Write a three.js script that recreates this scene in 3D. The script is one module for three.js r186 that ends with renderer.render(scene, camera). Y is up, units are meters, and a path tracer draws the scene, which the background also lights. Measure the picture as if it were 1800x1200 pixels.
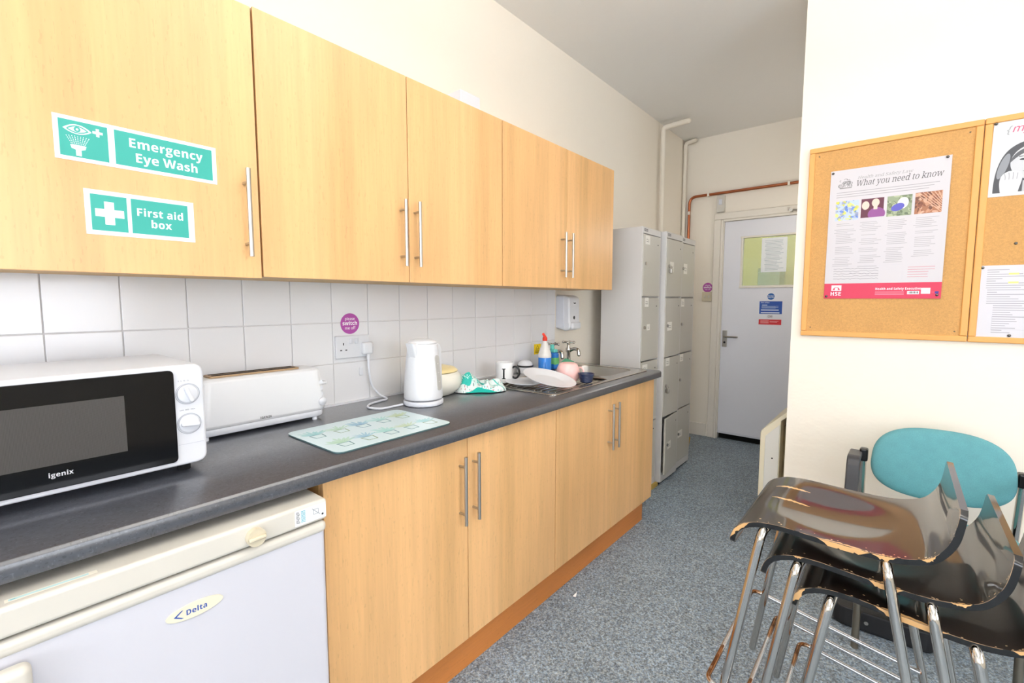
import * as THREE from 'three';
import { RoundedBoxGeometry } from 'three/addons/geometries/RoundedBoxGeometry.js';
import { mergeGeometries, mergeVertices, toCreasedNormals } from 'three/addons/utils/BufferGeometryUtils.js';
import { RectAreaLightUniformsLib } from 'three/addons/lights/RectAreaLightUniformsLib.js';

// ------------------------------------------------------------------ camera, light, exposure
RectAreaLightUniformsLib.init();
const scene = new THREE.Scene();
const camera = new THREE.PerspectiveCamera(72.06, 1.5, 0.05, 60);
camera.position.set(1.69, 1.314, 0);
camera.rotation.order = 'YXZ';
camera.rotation.set(THREE.MathUtils.degToRad(-4.92), THREE.MathUtils.degToRad(39.6), 0);
scene.add(camera);

const renderer = new THREE.WebGLRenderer({ antialias: true });
renderer.toneMapping = THREE.LinearToneMapping;
renderer.toneMappingExposure = 0.62;
renderer.shadowMap.enabled = true;

scene.background = new THREE.Color().setRGB(11.2, 11.9, 13.0);     // overcast daylight outside the window behind the camera
const ADDED_LAMP_DOWN = 2, ADDED_LAMP_UP = 80;                                                 // added pendant lamps that brighten the ceiling, nits as three.js counts them
const LAMP_COLOR = new THREE.Color().setRGB(1.0, 0.965, 0.91);

// ------------------------------------------------------------------ random and noise
let seedv = 7;
const srand = (s) => { seedv = s >>> 0; };
const rnd = () => { seedv = (seedv + 0x6d2b79f5) | 0; let t = Math.imul(seedv ^ (seedv >>> 15), 1 | seedv); t = (t + Math.imul(t ^ (t >>> 7), 61 | t)) ^ t; return ((t ^ (t >>> 14)) >>> 0) / 4294967296; };
const hash = (x, y, s) => { let h = (x * 374761393 + y * 668265263 + s * 982451653) | 0; h = Math.imul(h ^ (h >>> 13), 1274126177); return ((h ^ (h >>> 16)) >>> 0) / 4294967296; };
function pnoise(x, y, px, py, s) {                                // value noise, periodic in px, py cells
  const xi = Math.floor(x), yi = Math.floor(y), fx = x - xi, fy = y - yi;
  const u = fx * fx * (3 - 2 * fx), v = fy * fy * (3 - 2 * fy);
  const m = (a, p) => ((a % p) + p) % p;
  const a = hash(m(xi, px), m(yi, py), s), b = hash(m(xi + 1, px), m(yi, py), s), c = hash(m(xi, px), m(yi + 1, py), s), d = hash(m(xi + 1, px), m(yi + 1, py), s);
  return a + (b - a) * u + (c - a) * v + (a - b - c + d) * u * v;
}
function dataTex(w, h, fn, srgb = true) {
  const data = new Uint8Array(w * h * 4);
  for (let y = 0; y < h; y++) for (let x = 0; x < w; x++) {
    const c = fn(x / w, y / h), o = (y * w + x) * 4;
    for (let k = 0; k < 3; k++) data[o + k] = Math.max(0, Math.min(255, Math.round(Array.isArray(c) ? c[k] : c)));
    data[o + 3] = 255;
  }
  const t = new THREE.DataTexture(data, w, h);
  if (srgb) t.colorSpace = THREE.SRGBColorSpace;
  t.wrapS = t.wrapT = THREE.RepeatWrapping; t.magFilter = THREE.LinearFilter; t.minFilter = THREE.LinearMipmapLinearFilter; t.generateMipmaps = true; t.needsUpdate = true;
  return t;
}
function canvasTex(w, h, draw) {
  const c = document.createElement('canvas'); c.width = w; c.height = h;
  const g = c.getContext('2d'); draw(g, w, h);
  const t = new THREE.CanvasTexture(c); t.colorSpace = THREE.SRGBColorSpace; t.anisotropy = 8;
  return t;
}
const rep = (t, sx, sy) => { t.repeat.set(1 / sx, 1 / sy); return t; };

// ------------------------------------------------------------------ materials
const std = (color, roughness = 0.6, more = {}) => new THREE.MeshStandardMaterial({ color, roughness, ...more });
const phy = (color, roughness = 0.4, more = {}) => new THREE.MeshPhysicalMaterial({ color, roughness, ...more });

const beechTex = rep(dataTex(512, 1024, (u, v) => {
  const wide = pnoise(u * 5, v * 1, 5, 1, 3), mid = pnoise(u * 22, v * 3, 22, 3, 5), fine = pnoise(u * 110, v * 10, 110, 10, 9);
  const fleck = pnoise(u * 230, v * 64, 230, 64, 11);
  let k = 0.94 + 0.075 * (wide - 0.5) + 0.05 * (mid - 0.5) + 0.035 * (fine - 0.5);
  if (fleck > 0.86) k -= 0.045;
  return [238 * k, 189 * k * (0.99 + 0.01 * wide), 130 * k * (0.97 + 0.05 * wide)];
}), 0.5, 1.0);
const M = {};
M.beech = phy(0xffffff, 0.36, { map: beechTex, specularIntensity: 1 });
M.beechEdge = std(new THREE.Color(0xd9ab6e), 0.5);
M.cabinetInside = std(new THREE.Color(0xd8b483), 0.6);
const worktopTex = rep(dataTex(512, 512, (u, v) => {
  const a = pnoise(u * 150, v * 150, 150, 150, 21), b = pnoise(u * 60, v * 60, 60, 60, 22), c = pnoise(u * 6, v * 6, 6, 6, 23);
  let k = 70 + 10 * (b - 0.5) + 6 * (c - 0.5);
  if (a > 0.83) k += 30 * (a - 0.83) / 0.17; else if (a < 0.16) k -= 16;
  return [k * 0.95, k * 0.98, k * 1.09];
}), 0.4, 0.4);
M.worktop = phy(0xffffff, 0.32, { map: worktopTex, ior: 1.6, clearcoat: 1, clearcoatRoughness: 0.2 });
const floorTex = rep(dataTex(1024, 1024, (u, v) => {
  const a = pnoise(u * 340, v * 340, 340, 340, 31), b = pnoise(u * 170, v * 170, 170, 170, 32), c = pnoise(u * 8, v * 8, 8, 8, 33), d = pnoise(u * 3, v * 3, 3, 3, 35), hue = pnoise(u * 240, v * 240, 240, 240, 34);
  let k = 146 + 74 * (a - 0.5) + 70 * (b - 0.5) + 8 * (c - 0.5) + 8 * (d - 0.5);
  const w = hue - 0.5;
  return [k * (0.90 + 0.12 * w), k * (0.98 + 0.03 * w), k * (1.05 - 0.10 * w)];
}), 1.0, 1.0);
M.floor = phy(0xffffff, 0.5, { map: floorTex, specularIntensity: 0.6 });
const plasterBump = rep(dataTex(512, 512, (u, v) => 128 + 90 * (pnoise(u * 30, v * 44, 30, 44, 41) - 0.5) + 50 * (pnoise(u * 90, v * 130, 90, 130, 42) - 0.5), false), 1.1, 1.1);
M.wall = std(new THREE.Color(0xf4ecde), 0.75, { bumpMap: plasterBump, bumpScale: 0.0012 });
M.ceiling = std(new THREE.Color(0xeceae6), 0.9, { bumpMap: plasterBump, bumpScale: 0.0006 });
M.trim = phy(new THREE.Color(0xe9e2d6), 0.4);
M.tile = phy(new THREE.Color(0xe6e5e7), 0.14);
M.grout = std(new THREE.Color(0xdbd8d8), 0.9);
M.steel = phy(new THREE.Color(0xb9b5ae), 0.34, { metalness: 1 });
M.chrome = phy(new THREE.Color(0xc4c0ba), 0.08, { metalness: 1 });
M.sinkSteel = phy(new THREE.Color(0xc6c0b8), 0.27, { metalness: 1 });
M.white = phy(new THREE.Color(0xdedfe3), 0.28);
M.whitePlastic = phy(new THREE.Color(0xdadce3), 0.35);
M.cream = phy(new THREE.Color(0xd3cec4), 0.35);
M.creamDark = phy(new THREE.Color(0xd2c7ae), 0.4);
M.black = phy(new THREE.Color(0x0c0c0e), 0.3);
M.blackPlastic = phy(new THREE.Color(0x17171a), 0.5);
M.blackRubberAndShade = std(new THREE.Color(0x0a0a0a), 0.95);  // rubber feet, and the painted shade in gaps under door and lockers
M.blackGlass = phy(new THREE.Color(0x0a0a0b), 0.05);
M.lockerGrey = phy(new THREE.Color(0xcdcac7), 0.38);
M.lockerGreyShaded = phy(new THREE.Color(0xc0bcb2), 0.35);  // darker than the body grey: shade on the doors put into the colour
M.paper = std(new THREE.Color(0xf0efec), 0.85);
M.doorPaint = phy(new THREE.Color(0xe6e6ec), 0.35);
M.copper = phy(new THREE.Color(0xb06a48), 0.32, { metalness: 0.9 });
M.pipePaint = phy(new THREE.Color(0xf0e8da), 0.4);
M.frameWood = phy(new THREE.Color(0xe0a45a), 0.5);
M.glass = phy(new THREE.Color(0xffffff), 0.02, { transmission: 1, thickness: 0 });
const corkTex = rep(dataTex(512, 512, (u, v) => {
  const a = pnoise(u * 180, v * 180, 180, 180, 51), b = pnoise(u * 70, v * 70, 70, 70, 52), c = pnoise(u * 4, v * 4, 4, 4, 53);
  const k = 0.96 + 0.08 * (a - 0.5) + 0.05 * (b - 0.5) + 0.04 * (c - 0.5);
  return [210 * k, 160 * k, 98 * k];
}), 0.4, 0.4);
M.cork = std(0xffffff, 0.9, { map: corkTex });

// ------------------------------------------------------------------ builders
const used = new Map();
function numbered(name) { const n = used.get(name) ?? 0; used.set(name, n + 1); return n ? name + '_' + String(n).padStart(3, '0') : name; }
function lit(o) { o.castShadow = o.receiveShadow = true; return o; }
function thing(name, label, category, pos = [0, 0, 0], turn = 0, group) {
  const o = new THREE.Group(); o.name = numbered(name); o.position.set(...pos); o.rotation.y = turn;
  o.userData = { label, category }; if (group) o.userData.group = group;
  scene.add(o); return o;
}
function part(name, geo, mat, parent, pos = [0, 0, 0], rot = [0, 0, 0]) {
  const o = lit(new THREE.Mesh(geo, mat)); o.name = name; o.position.set(...pos); o.rotation.set(...rot); parent.add(o); return o;
}
function solo(name, label, category, geo, mat, pos, rot = [0, 0, 0], group) {
  const o = lit(new THREE.Mesh(geo, mat)); o.name = numbered(name); o.position.set(...pos); o.rotation.set(...rot);
  o.userData = { label, category }; if (group) o.userData.group = group;
  scene.add(o); return o;
}
function struct(name, geo, mat, pos = [0, 0, 0], rot = [0, 0, 0]) {
  const o = lit(geo ? new THREE.Mesh(geo, mat) : new THREE.Group()); o.name = name; o.position.set(...pos); o.rotation.set(...rot);
  o.userData = { kind: 'structure' }; scene.add(o); return o;
}
function boxUV(g, off = [0, 0], swap = false) {                    // uv in metres by the way each face points
  if (g.index) g = g.toNonIndexed();
  const p = g.attributes.position, uv = new Float32Array(p.count * 2), a = new THREE.Vector3(), b = new THREE.Vector3(), c = new THREE.Vector3(), n = new THREE.Vector3();
  for (let i = 0; i < p.count; i += 3) {
    a.fromBufferAttribute(p, i); b.fromBufferAttribute(p, i + 1); c.fromBufferAttribute(p, i + 2);
    n.subVectors(b, a).cross(c.clone().sub(a));
    const x = Math.abs(n.x), y = Math.abs(n.y), z = Math.abs(n.z);
    [a, b, c].forEach((q, k) => {
      let s, t;
      if (x >= y && x >= z) { s = q.z; t = q.y; } else if (y >= z) { s = q.x; t = q.z; } else { s = q.x; t = q.y; }
      if (swap) [s, t] = [t, s];
      uv[(i + k) * 2] = s + off[0]; uv[(i + k) * 2 + 1] = t + off[1];
    });
  }
  g.setAttribute('uv', new THREE.BufferAttribute(uv, 2)); return g;
}
const box = (w, h, d) => boxUV(new THREE.BoxGeometry(w, h, d));
const rbox = (w, h, d, r = 0.003, seg = 2, off = [0, 0], swap = false) => boxUV(new RoundedBoxGeometry(w, h, d, seg, Math.min(r, w / 2.01, h / 2.01, d / 2.01)), off, swap);
const at = (g, x, y, z, rx = 0, ry = 0, rz = 0) => { if (rx) g.rotateX(rx); if (ry) g.rotateY(ry); if (rz) g.rotateZ(rz); return g.translate(x, y, z); };
const merge = (list) => mergeGeometries(list.map((g) => (g.index ? g.toNonIndexed() : g)).map((g) => { if (!g.attributes.uv) g.setAttribute('uv', new THREE.BufferAttribute(new Float32Array(g.attributes.position.count * 2), 2)); for (const k of Object.keys(g.attributes)) if (!['position', 'normal', 'uv'].includes(k)) g.deleteAttribute(k); return g; }));
const cyl = (r, h, seg = 24, r2 = r) => new THREE.CylinderGeometry(r2, r, h, seg);
const V = (a) => new THREE.Vector3(...a);
class Polyline extends THREE.Curve {                                // runs through its points one by one, so bends keep all their segments
  constructor(p) { super(); this.p = p; }
  getPoint(t, o = new THREE.Vector3()) { const n = this.p.length - 1, f = Math.min(n - 1e-6, Math.max(0, t * n)), i = Math.floor(f); return o.copy(this.p[i]).lerp(this.p[i + 1], f - i); }
  getPointAt(u, o) { return this.getPoint(u, o); }
  getTangentAt(u, o = new THREE.Vector3()) { const n = this.p.length - 1, i = Math.round(u * n); return o.copy(this.p[Math.min(n, i + 1)]).sub(this.p[Math.max(0, i - 1)]).normalize(); }
}
function bent(pts, r, bend = 0.03, radial = 12, cap = true, detail = 8) {   // a bent tube with rounded corners and round ends
  const P = pts.map(V), out = [P[0]];
  for (let i = 1; i < P.length; i++) {
    if (i < P.length - 1) {
      const d1 = P[i].clone().sub(P[i - 1]), d2 = P[i + 1].clone().sub(P[i]), b = Math.min(bend, d1.length() * 0.48, d2.length() * 0.48);
      const e = P[i].clone().addScaledVector(d1.normalize(), -b), s = P[i].clone().addScaledVector(d2.normalize(), b);
      const last = out[out.length - 1]; for (let k = 1; k < 8; k++) out.push(last.clone().lerp(e, k / 8));
      const q = new THREE.QuadraticBezierCurve3(e, P[i], s); for (let k = 0; k <= detail; k++) out.push(q.getPoint(k / detail));
    } else { const last = out[out.length - 1]; for (let k = 1; k <= 8; k++) out.push(last.clone().lerp(P[i], k / 8)); }
  }
  const tube = new THREE.TubeGeometry(new Polyline(out), out.length - 1, r, radial, false);
  { let L = 0; const acc = out.map((q, i) => (i ? (L += q.distanceTo(out[i - 1])) : 0)), uv = tube.attributes.uv; for (let i = 0; i < out.length; i++) for (let j = 0; j <= radial; j++) uv.setX(i * (radial + 1) + j, acc[i] / L); }
  const g = [tube];
  if (cap) for (const q of [P[0], P[P.length - 1]]) g.push(new THREE.SphereGeometry(r, radial, 8).translate(q.x, q.y, q.z));
  return merge(g);
}
const smoothTube = (pts, r, seg = 60, radial = 10) => { const c = new THREE.CatmullRomCurve3(pts.map(V), false, 'centripetal'); return merge([new THREE.TubeGeometry(c, seg, r, radial, false), new THREE.SphereGeometry(r, radial, 6).translate(...pts[0]), new THREE.SphereGeometry(r, radial, 6).translate(...pts[pts.length - 1])]); };
const lathe = (pts, seg = 48) => new THREE.LatheGeometry(pts.map((p) => new THREE.Vector2(p[0], p[1])), seg);
function roundRect(w, h, r) {
  const s = new THREE.Shape(), x = -w / 2, y = -h / 2;
  s.moveTo(x + r, y); s.lineTo(x + w - r, y); s.quadraticCurveTo(x + w, y, x + w, y + r); s.lineTo(x + w, y + h - r); s.quadraticCurveTo(x + w, y + h, x + w - r, y + h);
  s.lineTo(x + r, y + h); s.quadraticCurveTo(x, y + h, x, y + h - r); s.lineTo(x, y + r); s.quadraticCurveTo(x, y, x + r, y); return s;
}
const poly = (pts) => { const s = new THREE.Shape(); pts.forEach((p, i) => (i ? s.lineTo(p[0], p[1]) : s.moveTo(p[0], p[1]))); return s; };
const ext = (shape, depth, bevel = 0.001, seg = 2, curve = 10) => new THREE.ExtrudeGeometry(shape, { depth: Math.max(1e-4, depth - 2 * bevel), bevelEnabled: bevel > 0, bevelThickness: bevel, bevelSize: bevel, bevelOffset: -bevel, bevelSegments: seg, curveSegments: curve }).translate(0, 0, bevel);
function printed(g, w, h, plain = [0.004, 0.996]) {                // front (+z) faces show the print over w x h about the origin, the rest one plain corner
  if (g.index) g = g.toNonIndexed();
  const p = g.attributes.position, n = g.attributes.normal, uv = new Float32Array(p.count * 2);
  for (let i = 0; i < p.count; i++) {
    if (n.getZ(i) > 0.5) { uv[2 * i] = p.getX(i) / w + 0.5; uv[2 * i + 1] = p.getY(i) / h + 0.5; } else { uv[2 * i] = plain[0]; uv[2 * i + 1] = plain[1]; }
  }
  g.setAttribute('uv', new THREE.BufferAttribute(uv, 2)); return g;
}
function sheet(w, h, t = 0.0006, curl = null, nx = 1, ny = 1) {     // a sheet with its back at z = 0
  const g = new THREE.BoxGeometry(w, h, t, nx, ny, 1).translate(0, 0, t / 2);
  const out = printed(g, w, h);
  if (curl) { const p = out.attributes.position; for (let i = 0; i < p.count; i++) p.setZ(i, p.getZ(i) + curl(p.getX(i) / w + 0.5, p.getY(i) / h + 0.5)); out.computeVertexNormals(); }
  return out;
}
const inkTex = (w, h, draw) => { const t = canvasTex(w, h, (g) => { g.fillStyle = '#000'; g.fillRect(0, 0, w, h); g.fillStyle = g.strokeStyle = '#fff'; draw(g, w, h); }); t.colorSpace = THREE.NoColorSpace; return t; };
const ink = (color, w, h, draw) => std(new THREE.Color(color), 0.5, { alphaMap: inkTex(w, h, draw), transparent: true });
const LEFTWALL = Math.PI / 2;                                       // turn for things that face away from the left wall

// ------------------------------------------------------------------ the setting
const H = 2.845, ZB = -4.67, ZN = -2.74, XN = 1.265, XR = 4.4, ZF = 4.2;
struct('floor', box(XR + 0.3, 0.1, ZF - ZB + 0.2), M.floor, [XR / 2, -0.05, (ZF + ZB) / 2]);
struct('ceiling', box(XR + 0.3, 0.1, ZF - ZB + 0.2), M.ceiling, [XR / 2, H + 0.05, (ZF + ZB) / 2]);
const wallLeft = struct('wall_left', box(0.12, H, ZF - ZB + 0.2), M.wall, [-0.06, H / 2, (ZF + ZB) / 2]);
struct('wall_nib', box(XR - XN, H, 0.12), M.wall, [(XR + XN) / 2, H / 2, ZN - 0.06]);
struct('wall_passage', box(0.12, H, ZN - 0.12 - ZB), M.wall, [XN + 0.06, H / 2, (ZN - 0.12 + ZB) / 2]);
{
  const s = poly([[ZN, 0], [ZF, 0], [ZF, H], [ZN, H]]), h = new THREE.Path(); h.moveTo(-1.2, 0.8); h.lineTo(0.6, 0.8); h.lineTo(0.6, 2.4); h.lineTo(-1.2, 2.4); h.closePath(); s.holes.push(h);
  struct('wall_right', boxUV(new THREE.ExtrudeGeometry(s, { depth: 0.12, bevelEnabled: false }).rotateY(-Math.PI / 2)), M.wall, [XR + 0.12, 0, 0]);
  const w = struct('window_2', null, null, [XR + 0.06, 1.6, -0.3], [0, Math.PI / 2, 0]);
  part('window_frame', merge([at(box(1.8, 0.06, 0.08), 0, 0.77, 0), at(box(1.8, 0.06, 0.08), 0, -0.77, 0), at(box(0.06, 1.48, 0.08), -0.87, 0, 0), at(box(0.06, 1.48, 0.08), 0.87, 0, 0), at(box(0.05, 1.48, 0.07), 0, 0, 0)]), M.trim, w);
}
// far wall with the door opening
const DX0 = 0.372, DX1 = 1.158, DTOP = 2.062;
{
  const s = poly([[-0.12, 0], [DX0, 0], [DX0, DTOP], [DX1, DTOP], [DX1, 0], [XN + 0.12, 0], [XN + 0.12, H], [-0.12, H]]);
  struct('wall_back', boxUV(new THREE.ExtrudeGeometry(s, { depth: 0.12, bevelEnabled: false })), M.wall, [0, 0, ZB - 0.12]);
}
// wall behind the camera with the window that lights the room
{
  const s = poly([[-0.12, 0], [XR + 0.12, 0], [XR + 0.12, H], [-0.12, H]]);
  const h = new THREE.Path(); h.moveTo(0.2, 0.8); h.lineTo(4.2, 0.8); h.lineTo(4.2, 2.7); h.lineTo(0.2, 2.7); h.closePath(); s.holes.push(h);
  struct('wall_front', boxUV(new THREE.ExtrudeGeometry(s, { depth: 0.12, bevelEnabled: false })), M.wall, [0, 0, ZF]);
  const w = struct('window_1', null);
  w.position.set(2.2, 1.75, ZF + 0.06);
  part('window_frame', merge([at(box(4, 0.06, 0.08), 0, 0.92, 0), at(box(4, 0.06, 0.08), 0, -0.92, 0), at(box(0.06, 1.78, 0.08), -1.97, 0, 0), at(box(0.06, 1.78, 0.08), 1.97, 0, 0), at(box(0.05, 1.78, 0.07), -0.67, 0, 0), at(box(0.05, 1.78, 0.07), 0.67, 0, 0)]), M.trim, w);
}
// skirting along the far wall
struct('baseboard_back', rbox(0.31, 0.125, 0.016, 0.005), M.trim, [0.13, 0.0625, ZB + 0.008]);
struct('baseboard_nib', rbox(XR - XN, 0.1, 0.014, 0.005), M.trim, [(XR + XN) / 2, 0.05, ZN + 0.007]);

// wall tiles behind the worktop, three courses, each tile a piece of the wall
{
  const P = 0.158, T0 = -0.159, off = new THREE.Vector3().copy(wallLeft.position).negate();
  part('grout', box(0.004, 0.482, 2.465 + 0.35), M.grout, wallLeft, [off.x + 0.002, off.y + 1.148, off.z + (0.35 - 2.465) / 2]);
  const full = rbox(0.006, 0.1566, P - 0.0024, 0.0016, 2), cut = rbox(0.006, 0.1566, 0.0876, 0.0016, 2);
  srand(5);
  let n = 0;
  for (let r = 0; r < 3; r++) for (let c = -3; c < 15; c++) {
    const last = c === 14, z = T0 - P * c - (last ? 0.045 : P / 2);
    part(numbered('tile'), last ? cut : full, M.tile, wallLeft, [off.x + 0.0045 + rnd() * 0.0006, off.y + 1.31 - r * 0.1595, off.z + z], [0, (rnd() - 0.5) * 0.006, (rnd() - 0.5) * 0.006]);
    n++;
  }
}

// added pendant lamps, unseen above the frame, to brighten the ceiling: a slim housing with a glowing diffuser below and above
function addedPendantLamp(x, z, label) {
  const t = thing('added_pendant_lamp', label, 'lamp', [x, 2.42, z]);
  const glow = std(0xffffff, 0.5, { emissive: LAMP_COLOR, emissiveIntensity: 4 });
  part('housing', rbox(0.2, 0.05, 1.3, 0.01), M.white, t, [0, 0, 0]);
  part('diffuser', rbox(0.18, 0.012, 1.26, 0.005), glow, t, [0, -0.03, 0]);
  part('uplight_diffuser', rbox(0.18, 0.012, 1.26, 0.005), glow, t, [0, 0.03, 0]);
  for (const s of [-0.5, 0.5]) part('suspension_wire', at(cyl(0.002, H - 2.44, 8), 0, (H - 2.42) / 2 + 0.01, s), M.steel, t);
  const d = new THREE.RectAreaLight(LAMP_COLOR, ADDED_LAMP_DOWN, 0.18, 1.26); d.position.set(0, -0.04, 0); d.rotation.x = -Math.PI / 2; t.add(d);
  const u = new THREE.RectAreaLight(LAMP_COLOR, ADDED_LAMP_UP, 0.18, 1.26); u.position.set(0, 0.04, 0); u.rotation.x = Math.PI / 2; t.add(u);
}
addedPendantLamp(1.6, -1.0, 'added white pendant lamp to brighten the ceiling, unseen above the frame by the noticeboards');
addedPendantLamp(2.3, 0.75, 'added white pendant lamp to brighten the ceiling, unseen behind the camera');

// ------------------------------------------------------------------ fitted kitchen
const UX = 0.314, BX = 0.60;
function barHandle(parent, pos) {                                   // steel bar on two posts, standing off along +x
  const h = part('handle', at(cyl(0.006, 0.23, 20), 0, 0, 0), M.steel, parent, pos);
  for (const y of [0.08, -0.08]) part('handle_post', at(cyl(0.0042, 0.034, 12), -0.017, y, 0, 0, 0, Math.PI / 2), M.steel, h);
  return h;
}
function wallUnit(z0, z1, doors, label) {                            // z0 nearest the camera
  const w = z0 - z1, t = thing('wall_cupboard', label, 'cupboard', [0, 1.379, (z0 + z1) / 2], 0);
  const d = UX - 0.02;
  part('carcass', merge([at(box(d, 0.018, w - 0.001), d / 2, 0.013, 0), at(box(d, 0.018, w - 0.001), d / 2, 0.708, 0), at(box(d, 0.677, 0.018), d / 2, 0.36, w / 2 - 0.0095), at(box(d, 0.677, 0.018), d / 2, 0.36, -w / 2 + 0.0095), at(box(0.006, 0.677, w - 0.04), 0.004, 0.36, 0)]), M.cabinetInside, t);
  doors.forEach(([a, b, hz, drop], i) => {
    const dw = a - b - 0.003, dz = (a + b) / 2 - (z0 + z1) / 2;
    const g = rbox(0.018, 0.715, dw, 0.0015, 2, [0.13 * i + z0 * 0.7, z1 * 0.37]);
    const o = part('door', g, M.beech, t, [UX - 0.009, 0.3595 - drop, dz]);
    barHandle(o, [0.009 + 0.033, 1.5515 - 1.379 - 0.3595, hz - (a + b) / 2]);
  });
  return t;
}
wallUnit(0.03, -0.573, [[0.03, -0.573, -0.535, 0.004]], 'beech wall cupboard carrying the two green safety signs');
wallUnit(-0.575, -1.597, [[-0.575, -1.0835, -1.047, 0], [-1.0835, -1.597, -1.109, 0]], 'double-door beech wall cupboard above the socket and the kettle');
wallUnit(-1.599, -2.629, [[-1.599, -2.1185, -2.063, 0], [-2.1185, -2.629, -2.128, 0]], 'double-door beech wall cupboard above the sink, next to the lockers');
solo('carton', 'small white carton lying on top of the middle wall cupboard', 'box', rbox(0.1, 0.12, 0.12, 0.004), M.whitePlastic, [0.14, 2.097 + 0.06, -1.53]);

function baseUnit(z0, z1, doors, label) {
  const w = z0 - z1, t = thing('base_cupboard', label, 'cupboard', [0, 0, (z0 + z1) / 2]);
  const d = BX - 0.02;
  part('carcass', merge([at(box(d, 0.018, w - 0.001), d / 2, 0.159, 0), at(box(d, 0.7, 0.018), d / 2, 0.517, w / 2 - 0.0095), at(box(d, 0.7, 0.018), d / 2, 0.517, -w / 2 + 0.0095), at(box(0.006, 0.7, w - 0.04), 0.03, 0.517, 0), at(box(0.04, 0.018, w - 0.04), d - 0.02, 0.857, 0)]), M.beechEdge, t);
  doors.forEach(([a, b, hz], i) => {
    const dw = a - b - 0.003, dz = (a + b) / 2 - (z0 + z1) / 2;
    const o = part('door', rbox(0.018, 0.711, dw, 0.0015, 2, [0.29 * i + z0 * 1.3, 0.21 + z1 * 0.53]), M.beech, t, [BX - 0.009, 0.152 + 0.3555, dz]);
    barHandle(o, [0.009 + 0.03, 0.695 - 0.152 - 0.3555, hz - (a + b) / 2]);
  });
  return t;
}
baseUnit(-0.574, -1.608, [[-0.574, -1.084, -1.047], [-1.084, -1.608, -1.109]], 'double-door beech base cupboard beside the fridge');
baseUnit(-1.610, -2.622, [[-1.610, -2.111, -2.067], [-2.111, -2.622, -2.129]], 'double-door beech base cupboard below the sink');
solo('plinth', 'long brown kickboard under the base cupboards', 'kickboard', rbox(0.016, 0.149, 2.03, 0.002, 2, [0, 0], true), phy(new THREE.Color(0xe6b98a), 0.5, { map: beechTex }), [0.545, 0.0745, -1.59]);

// worktop with the post-formed front edge and the cut-out for the sink bowl and drainer
const WT = 0.908;
{
  const front = 0.626, prof = new THREE.Shape();
  prof.moveTo(0.002, 0); prof.lineTo(front - 0.004, 0); prof.quadraticCurveTo(front, 0, front, 0.005); prof.lineTo(front, 0.026); prof.quadraticCurveTo(front - 0.001, 0.038, front - 0.016, 0.039); prof.lineTo(0.002, 0.039); prof.closePath();
  const L = (z0, z1, shape) => { const g = new THREE.ExtrudeGeometry(shape, { depth: z0 - z1, bevelEnabled: false, curveSegments: 8 }); return g.translate(0, WT - 0.039, z1); };
  const strip = (x0, x1) => poly([[x0, 0], [x1, 0], [x1, 0.039], [x0, 0.039]]);
  const frontStrip = new THREE.Shape();
  frontStrip.moveTo(0.555, 0); frontStrip.lineTo(front - 0.004, 0); frontStrip.quadraticCurveTo(front, 0, front, 0.005); frontStrip.lineTo(front, 0.026); frontStrip.quadraticCurveTo(front - 0.001, 0.038, front - 0.016, 0.039); frontStrip.lineTo(0.555, 0.039); frontStrip.closePath();
  const g = merge([L(0.35, -1.66, prof), L(-1.66, -2.58, frontStrip), L(-1.66, -2.58, strip(0.002, 0.1)), L(-2.58, -2.662, prof)]);
  solo('worktop', 'long dark slate-grey speckled laminate worktop', 'worktop', boxUV(toCreasedNormals(g, 0.6)), M.worktop, [0, 0, 0]);
}
// upstand bead along the wall
solo('sealant_bead', 'white sealant bead where the worktop meets the tiles', 'sealant', box(0.009, 0.008, 2.8), M.white, [0.012, WT + 0.004, -1.05]);

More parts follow.
